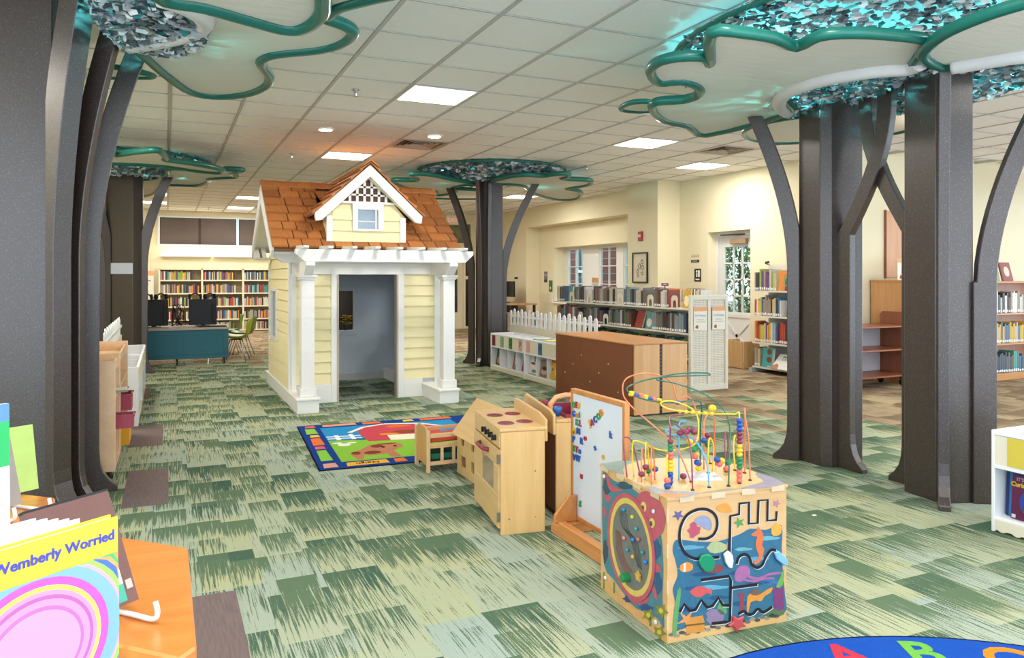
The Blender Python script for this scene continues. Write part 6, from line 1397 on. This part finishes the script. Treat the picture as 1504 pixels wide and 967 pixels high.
# yellow flowers on the playhouse window ledge
S = thing('flower_bunch', 'bunch of yellow artificial flowers in the playhouse back window', 'flowers', (2.1, 9.776, .644)); rr = random.Random(2)
MB().lathe([(.02, 0), (.021, .004), (.0215, .06)], 12).build('pot', paint('pot_dark', '3a3026', .6), S)
for k in range(26):
    x, y, z = rr.uniform(-.058, .058), rr.uniform(-.05, -.02), rr.uniform(.07, .19)
    st = MB().tube([(0,0,.06), (x*.6, y*.6, z*.7), (x, y, z)], .0018, 4).build('stem', paint('stem_green', '3f5a2c', .7), S)
    mb = MB()
    for p in range(6):
        a = p*math.pi/3; M = Matrix.Rotation(a, 3, 'Z'); mb.add([Vector((x, y, z)) + M@Vector(q)*.034 for q in ((0,-.12,0), (.7,-.3,.25), (1,0,.3), (.7,.3,.25), (0,.12,0))], [(0,1,2,3,4)])
    mb.ball((x, y, z+.005), .007, 6, 4).build('blossom', paint('petal_yellow', 'e3b51c', .6, .1), st)
# ---------------------------------------------------------------- right side
redw = wood('cherry', '9a5a3a', '7f4429', 0, .8); redz = wood('cherry_z', '9a5a3a', '7f4429', 2, .8); hon = wood('oak_honey', 'cf9458', 'bb7f45', 0, .8); honz = wood('oak_honey_z', 'cf9a66', 'bf8650', 2, .8)
S = thing('book_cart', 'cherry wood book cart on black casters behind the two-trunk tree', 'book cart', (7.9, 6.55, 0))
for z, d in ((.72, 0), (.44, 0), (.125, 0)): put('shelf_board', MB().box(7.35, 8.24, 6.35, 6.8, z, z+.022), redw, S, bevel=.004)
for x in (8.24, 7.33): put('end_panel', MB().prism([(6.35, .12), (6.8, .12), (6.8, .86), (6.76, .90), (6.39, .90), (6.35, .86)], x+.0005, x+.0195, 'x'), redz, S, bevel=.004)
put('back_panel', MB().box(7.36, 8.23, 6.78, 6.79, .15, .71), paint('cart_back', 'b8b4b8', .7), S)
for x in (7.42, 8.18):
    for y in (6.42, 6.73): put('caster', MB().lathe([(.02, -.014), (.042, -.01), (.042, .01), (.02, .014)], 14, (x, y, .043), Matrix.Rotation(math.pi/2, 3, 'Y')).box(x-.022, x+.022, y-.02, y+.02, .087, .1245), caster_m, S)
S = thing('bookcase_end', 'plain honey wood bookcase standing behind the cherry cart', 'bookcase', (8.75, 6.8, 0)); put('side_panel', MB().box(8.30, 8.32, 6.5, 6.98, 0, 1.27), honz, S, bevel=.003); put('side_panel', MB().box(9.2, 9.22, 6.5, 6.98, 0, 1.27), honz, S); put('front_panel', MB().box(8.3205, 9.1995, 6.5, 6.515, 0, 1.25), honz, S); put('top', MB().box(8.29, 9.23, 6.49, 6.985, 1.2705, 1.29), hon, S)
t_ = thing('paper_sign', 'white paper sign with orange heading standing on the plain wood bookcase', 'sign', (8.45, 6.6, 1.2905)); MB().box(-.13, .13, -.002, .002, 0, .27).build('sheet', paper, t_); MB().box(-.13, .13, -.0035, -.0021, .22, .27).build('heading', org, t_)
words('lettering', 'Graphic\nNovels\nNovelas\ngráficas', .042, txt_b, t_, (0, -.003, .14), (R(90), 0, 0)); MB().prism([(-.10,.02), (-.06,.015), (-.05,.05), (-.08,.07)], -.0035, -.0021, 'y').build('book_emblem', paint('emblem_red', '9a5a44', .8), t_); MB().box(-.06, .06, .0021, .05, 0, .003).build('foot_plate', paper, t_)
S = thing('wood_panel', 'tall narrow honey wood panel on the wall behind the right trunk', 'panel', (8.65, 6.99, 1.5)); put('board', MB().box(8.58, 9.55, 6.97, 6.9995, 1.32, 2.2), honz, S, bevel=.003); put('board_edge', MB().box(8.57, 8.5795, 6.965, 6.9995, 1.31, 2.21), redz, S)
# bookcase at right edge
S = thing('bookcase', 'honey wood bookcase of books at the right picture edge', 'bookcase', (10.4, 6.4, 0)); ZW = (1.255, .86, .47, .085)
for x in (9.42, 11.2): put('side_panel', MB().box(x, x+.02, 6.22, 6.55, 0, 1.25), honz, S)
for z in ZW[1:]: put('shelf_board', MB().box(9.44, 11.2, 6.225, 6.535, z-.02, z), hon, S, bevel=.002)
put('top', MB().box(9.41, 11.23, 6.215, 6.56, ZW[0]-.004, ZW[0]+.018), hon, S, bevel=.003); put('back_panel', MB().box(9.4405, 11.1995, 6.536, 6.55, .0, 1.25), wood('oak_back', 'b0764a', '9a633c', 2), S); put('kick_board', MB().box(9.4405, 11.1995, 6.23, 6.245, 0, .0645), hon, S)
GW = 'books in the wood bookcase at the right edge'
row((9.72, 6.26, ZW[1]), 0, .62, (.2, .29), (.02, .045), .2, PAL_BRIGHT + PAL_DARK, 'upper shelf of the right-edge wood bookcase', GW, 41); row((9.72, 6.26, ZW[2]), 0, .62, (.2, .28), (.02, .045), .2, [('c9a22c', 'yellow'), ('c9a22c', 'yellow'), ('4a6d8a', 'blue'), ('3a3a3c', 'black'), ('b8b2a4', 'cream')], 'middle shelf of the right-edge wood bookcase', GW, 42); row((9.60, 6.26, ZW[3]), 0, .74, (.2, .28), (.02, .045), .2, PAL_BRIGHT + PAL_DARK, 'lowest shelf of the right-edge wood bookcase', GW, 43)
facing('tan picture book face-out on the upper shelf of the right-edge bookcase', (9.55, 6.27, ZW[1]), 0, .22, .25, .02, 'c48a4c', .15); facing('orange-brown picture book face-out on the middle shelf of the right-edge bookcase', (9.56, 6.27, ZW[2]), 0, .2, .24, .02, 'b06a3c', .2)
facing('green and white flowered book standing on top of the right-edge bookcase', (9.72, 6.3, ZW[0]+.018), 0, .27, .24, .015, '7d9a5c', .2, (('cover_patch', 'e6e0c9', blob(0, .55, .3, .2, 14, .3)), ('cover_patch', '3f6a34', blob(-.2, .2, .2, .15, 10, .2)))); facing('red framed picture book standing on top of the right-edge bookcase', (10.02, 6.3, ZW[0]+.018), 0, .22, .25, .015, '8f3f34', .25, (('cover_patch', 'd9c7b0', blob(.05, .5, .25, .28)), ('cover_patch', '5a2f2a', [(-.5,0), (-.4,0), (-.4,1), (-.5,1)])))
# white bin at right edge
bins('white scalloped picture-book bin with yellow card at the right picture edge', 3.93, 4.28, 1.32, 2.56, [('d0bc4a', None, .16)], n=2)
facing('purple picture book with a blue round picture in the right-edge white bin', (3.972, 2.385, .081), m, .2, .225, .012, '5a1f44', .08, (('cover_patch', '2a3f94', blob(.0, .42, .3, .28, 18)), ('cover_patch', '4f8a4c', [(-.28,.3), (.28,.3), (.18,.18), (0,.14), (-.18,.18)]), ('cover_patch', 'd9a23a', blob(-.05, .42, .06, .12)), ('cover_patch', 'c9c4d0', [(-.48,.02), (-.38,.02), (-.38,.1), (-.48,.1)])), ("IT'S RAMADAN,", .024, .02, .9), 'a9a0b8', 'books in the right-edge bin')
words('lettering', 'Curious George', .032, paint('print_e3b52c', 'e3b52c', .5), bpy.data.objects[[o.name for o in COL.objects if o.name.startswith('picture_book')][-1]], (.0, -.0014, .175), (R(90), 0, 0), depth=.0004, bold=.0012)
facing('blue picture book standing behind the purple one in the right-edge white bin', (4.0, 2.43, .081), m, .2, .24, .03, '2f6aa8', .06, (('cover_patch', '1f2f5a', [(-.5,.0), (-.42,0), (-.42,1), (-.5,1)]),), group='books in the right-edge bin')
o = book('white picture book lying in the tray of the right-edge white bin', (4.0, 2.45, .3605), -math.pi/2, (.26, .2, .15), 'd3cfc6', 0, None, plain_book); o.scale = (.26, .2, .155)
# round blue alphabet rug
S = thing('round_rug', 'round blue alphabet rug at the bottom right corner', 'rug', (1.858, .711, 0)); RR = 1.36
MB().lathe([(RR-.004, .0005), (RR, .002), (RR, .007), (RR-.006, .009)], 72).build('pile', pile('rug_royal', '1f4fa8'), S); MB().tube([(RR*math.cos(2*math.pi*k/72), RR*math.sin(2*math.pi*k/72), .005) for k in range(72)], .005, 6, closed=True).build('binding', pile('rug_edge', '1a1c2c'), S)
for k, ch in enumerate('ABCDEFGHIJKLMNOPQRSTUVWXYZ'):
    a = R(76 - (k-0)*360/26*.92); r = RR - .13
    words('lettering', ch, .22, pile('rug_let_%d' % (k % 5), ('c23a4c', '6fb04a', 'e3852c', 'e3c23a', 'd9d4cc')[k % 5]), S, (r*math.cos(a), r*math.sin(a), .0095), (0, 0, a - math.pi/2), depth=.0006, bold=.006)
o = thing('paper_scrap', 'tiny white scrap of paper on the green carpet before the two-trunk tree', 'scrap', (3.28, 3.13, .001)); MB().prism([(-.012,-.008),(.01,-.01),(.014,.004),(0,.01),(-.013,.005)], 0, .002).build('sheet', paper, o)
# ---------------------------------------------------------------- near left display
disp = wood('display_orange', 'd8863a', 'c06f2a', 0, .7, .3, .4)
zt = .78
P_ = [at(185,789.7,zt), at(276,804.3,zt), at(289,950,zt), at(264,968,zt)]; e0 = (P_[1]-P_[0]).normalized()
poly = [P_[1], P_[2], P_[3], P_[3] - e0*.55, P_[0] - e0*.12]
S = thing('display_stand', 'orange wood display stand in the near left corner', 'display stand', (-.3, 1.2, 0)); put('display_top', MB().prism([(p.x, p.y) for p in poly], zt-.03, zt), disp, S, bevel=.004)
c_ = sum(((p) for p in poly), Vector())/len(poly); put('display_body', MB().prism([(c_.x + (p.x-c_.x)*.92, c_.y + (p.y-c_.y)*.92) for p in poly], 0, zt-.0305), disp, S)
P2 = [at(36,726,zt), at(81,731,zt), at(80,762,zt), at(20,800,zt)]; poly = [P2[0], P2[1], P2[2], P2[3] + Vector((-.12, -.02, 0)), P2[0] + Vector((-.45, .12, 0))]
S = thing('display_stand', 'second orange wood display stand behind the near one, below the speckled trunk', 'display stand', (-.7, 1.75, 0)); put('display_top', MB().prism([(p.x, p.y) for p in poly], zt-.03, zt), disp, S, bevel=.004)
c_ = sum(((p) for p in poly), Vector())/len(poly); put('display_body', MB().prism([(c_.x + (p.x-c_.x)*.94, c_.y + (p.y-c_.y)*.94) for p in poly], 0, zt-.0305), disp, S)
# big picture book with bright rings
ba = R(37.2); ex = Vector((math.cos(ba), math.sin(ba), 0)); tr = Vector((-.059, 1.126, 0)); bw, bh = .215, .228
mid = tr - ex*(bw/2)
B = facing('bright picture book with yellow title band and coloured rings on the near stand', (mid.x, mid.y, .782), ba, bw, bh, .018, 'f0e03c', .0, ())
E2 = B
def cov(name, h, pts, lay): return MB().prism([(a*bw, c*bh) for a, c in pts], -.0004 - lay*.0004 - .0003, -.0004 - lay*.0004, 'y').build(name, paint('wrap_'+h, h, .35, .03), E2)
def clipped(rx, ry, n=40): return [(max(-.5, min(.5, .0 + rx*math.cos(2*math.pi*k/n))), max(.07, min(.80, .42 + ry*math.sin(2*math.pi*k/n)))) for k in range(n)]
cov('cover_field', 'e89a50', [(-.5,.07), (.5,.07), (.5,.80), (-.5,.80)], 0)
for i, (h, rx, ry) in enumerate((('4fae6a', .66, .55), ('e8a05c', .63, .52), ('4f6fc0', .60, .50), ('9fd85a', .57, .47), ('c9a0d8', .53, .45), ('7fa8e0', .51, .43), ('d85ae0', .43, .375), ('f0e65a', .38, .335), ('c98fb8', .355, .31), ('b3649f', .33, .285), ('c98fb8', .31, .265), ('b86fa6', .27, .23), ('c795b8', .25, .21))): cov('cover_ring', h, clipped(rx, ry), i+1)
words('lettering', 'Wemberly Worried', .0182, paint('title_blue', '4a46b8', .5), B, (bw/2-.005, -.0011, .206), (R(90), 0, 0), align='RIGHT', depth=.0004, bold=.0004)
rr = random.Random(8)
for k in range(5): MB().prism([(-bw/2+.004, .01), (bw/2-.03-.01*k, .01), (bw/2-.04-.012*k, bh+.006+.003*k), (-bw/2+.01, bh+.012+.002*k)], .0185+.003*k, .0192+.003*k, 'y').build('loose_page', paint('page_white', 'eeeeea', .8), B)
easel_m = paint('easel_white', 'e3e3e1', .4)
def easel(label, loc, rz, w=.08):
    t_ = thing('wire_easel', label, 'book easel', loc, rz, 'white wire easels')
    for s in (-1, 1): MB().tube(smooth_curve([(s*w/2, -.05, .035), (s*w/2, -.055, .018), (s*w/2, -.045, .006), (s*w/2, .0, .0045), (s*w/2, .11, .0045), (s*w/2*.6, .105, .06), (s*w/2*.4, .095, .11)], 4, False), .0042, 7).build('wire_leg', easel_m, t_, smooth=True)
    MB().tube([(-w/2, .11, .0045), (w/2, .11, .0045)], .004, 6).build('cross_wire', easel_m, t_)
def case(label, loc, rz, w, h, t_, col, lean, bits):
    o = facing(label, (loc[0], loc[1], loc[2]), rz, w, h, t_, col, lean, bits, group='cases on the display stands')
    MB().box(-w/2-.0005, w/2+.0005, .0005, t_-.0005, h+.0002, h+.004).build('black_edge', blk, o); return o
p = at(208, 897, zt); ca_ = R(40); q = p - Vector((math.cos(ca_), math.sin(ca_), 0))*.075
case('brown case with teal spine label leaning on a wire easel behind the bright book', (q.x, q.y, zt+.012), ca_, .14, .185, .014, '6d4a44', .42, (('label_white', 'd9d9d6', [(.2,.18), (.36,.18), (.36,.36), (.2,.36)]), ('label_teal', '3f9f88', [(.2,.03), (.36,.03), (.36,.18), (.2,.18)]), ('label_small', 'b8a8a0', [(.39,.12), (.47,.12), (.47,.2), (.39,.2)])))
easel('white wire easel holding the brown case', (q.x+.016, q.y-.006, zt+.002), ca_)
p = at(33, 752, zt); q = p - Vector((math.cos(ca_), math.sin(ca_), 0))*.07
case('grey mottled case with teal label on the second display stand', (q.x, q.y, zt+.012), ca_, .14, .19, .014, '8d867e', .3, (('label_teal', '3f9f88', [(-.1,.05), (.2,.05), (.2,.2), (-.1,.2)]), ('label_white', 'd9d9d6', [(-.1,.2), (.2,.2), (.2,.3), (-.1,.3)])))
easel('white wire easel on the second display stand', (q.x+.05, q.y+.01, zt+.002), ca_)
p = at(48, 728, zt); q = p - Vector((math.cos(R(35)), math.sin(R(35)), 0))*.10; facing('lime green book leaning on the second display stand before the speckled trunk', (q.x+.02, q.y+.05, zt+.001), R(35), .17, .165, .012, 'a9c464', .18, (), group='books on the second stand')
p = at(0, 760, zt); facing('tall book with blue, green and white bands at the left picture edge', (p.x-.03, p.y-.16, zt+.001), R(38), .17, .27, .01, 'e9eef2', .02, (('blue_band', '5f8fdc', [(-.5,.86), (.5,.86), (.5,1), (-.5,1)]), ('green_band', '2fb565', [(-.5,.5), (.5,.5), (.5,.86), (-.5,.86)])), group='books on the second stand')

# small crate by the glazed door
S = thing('wooden_crate', 'small pale wooden crate on the floor below the glazed door', 'crate', (7.70, 8.62, 0)); pine_c = wood('crate_pine', 'd6b380', 'bf9458', 2)
for k in range(4): put('crate_board', MB().box(7.52, 7.535, 8.50 + k*.1, 8.595 + k*.1, .012, .40), pine_c, S, bevel=.002)
for k in range(3):
    for y in (8.485, 8.902): put('crate_board', MB().box(7.536 + k*.1, 7.63 + k*.1, y, y+.014, .012, .40), pine_c, S, bevel=.002)
put('crate_floor', MB().box(7.536, 7.84, 8.50, 8.90, .001, .0115), pine_c, S)
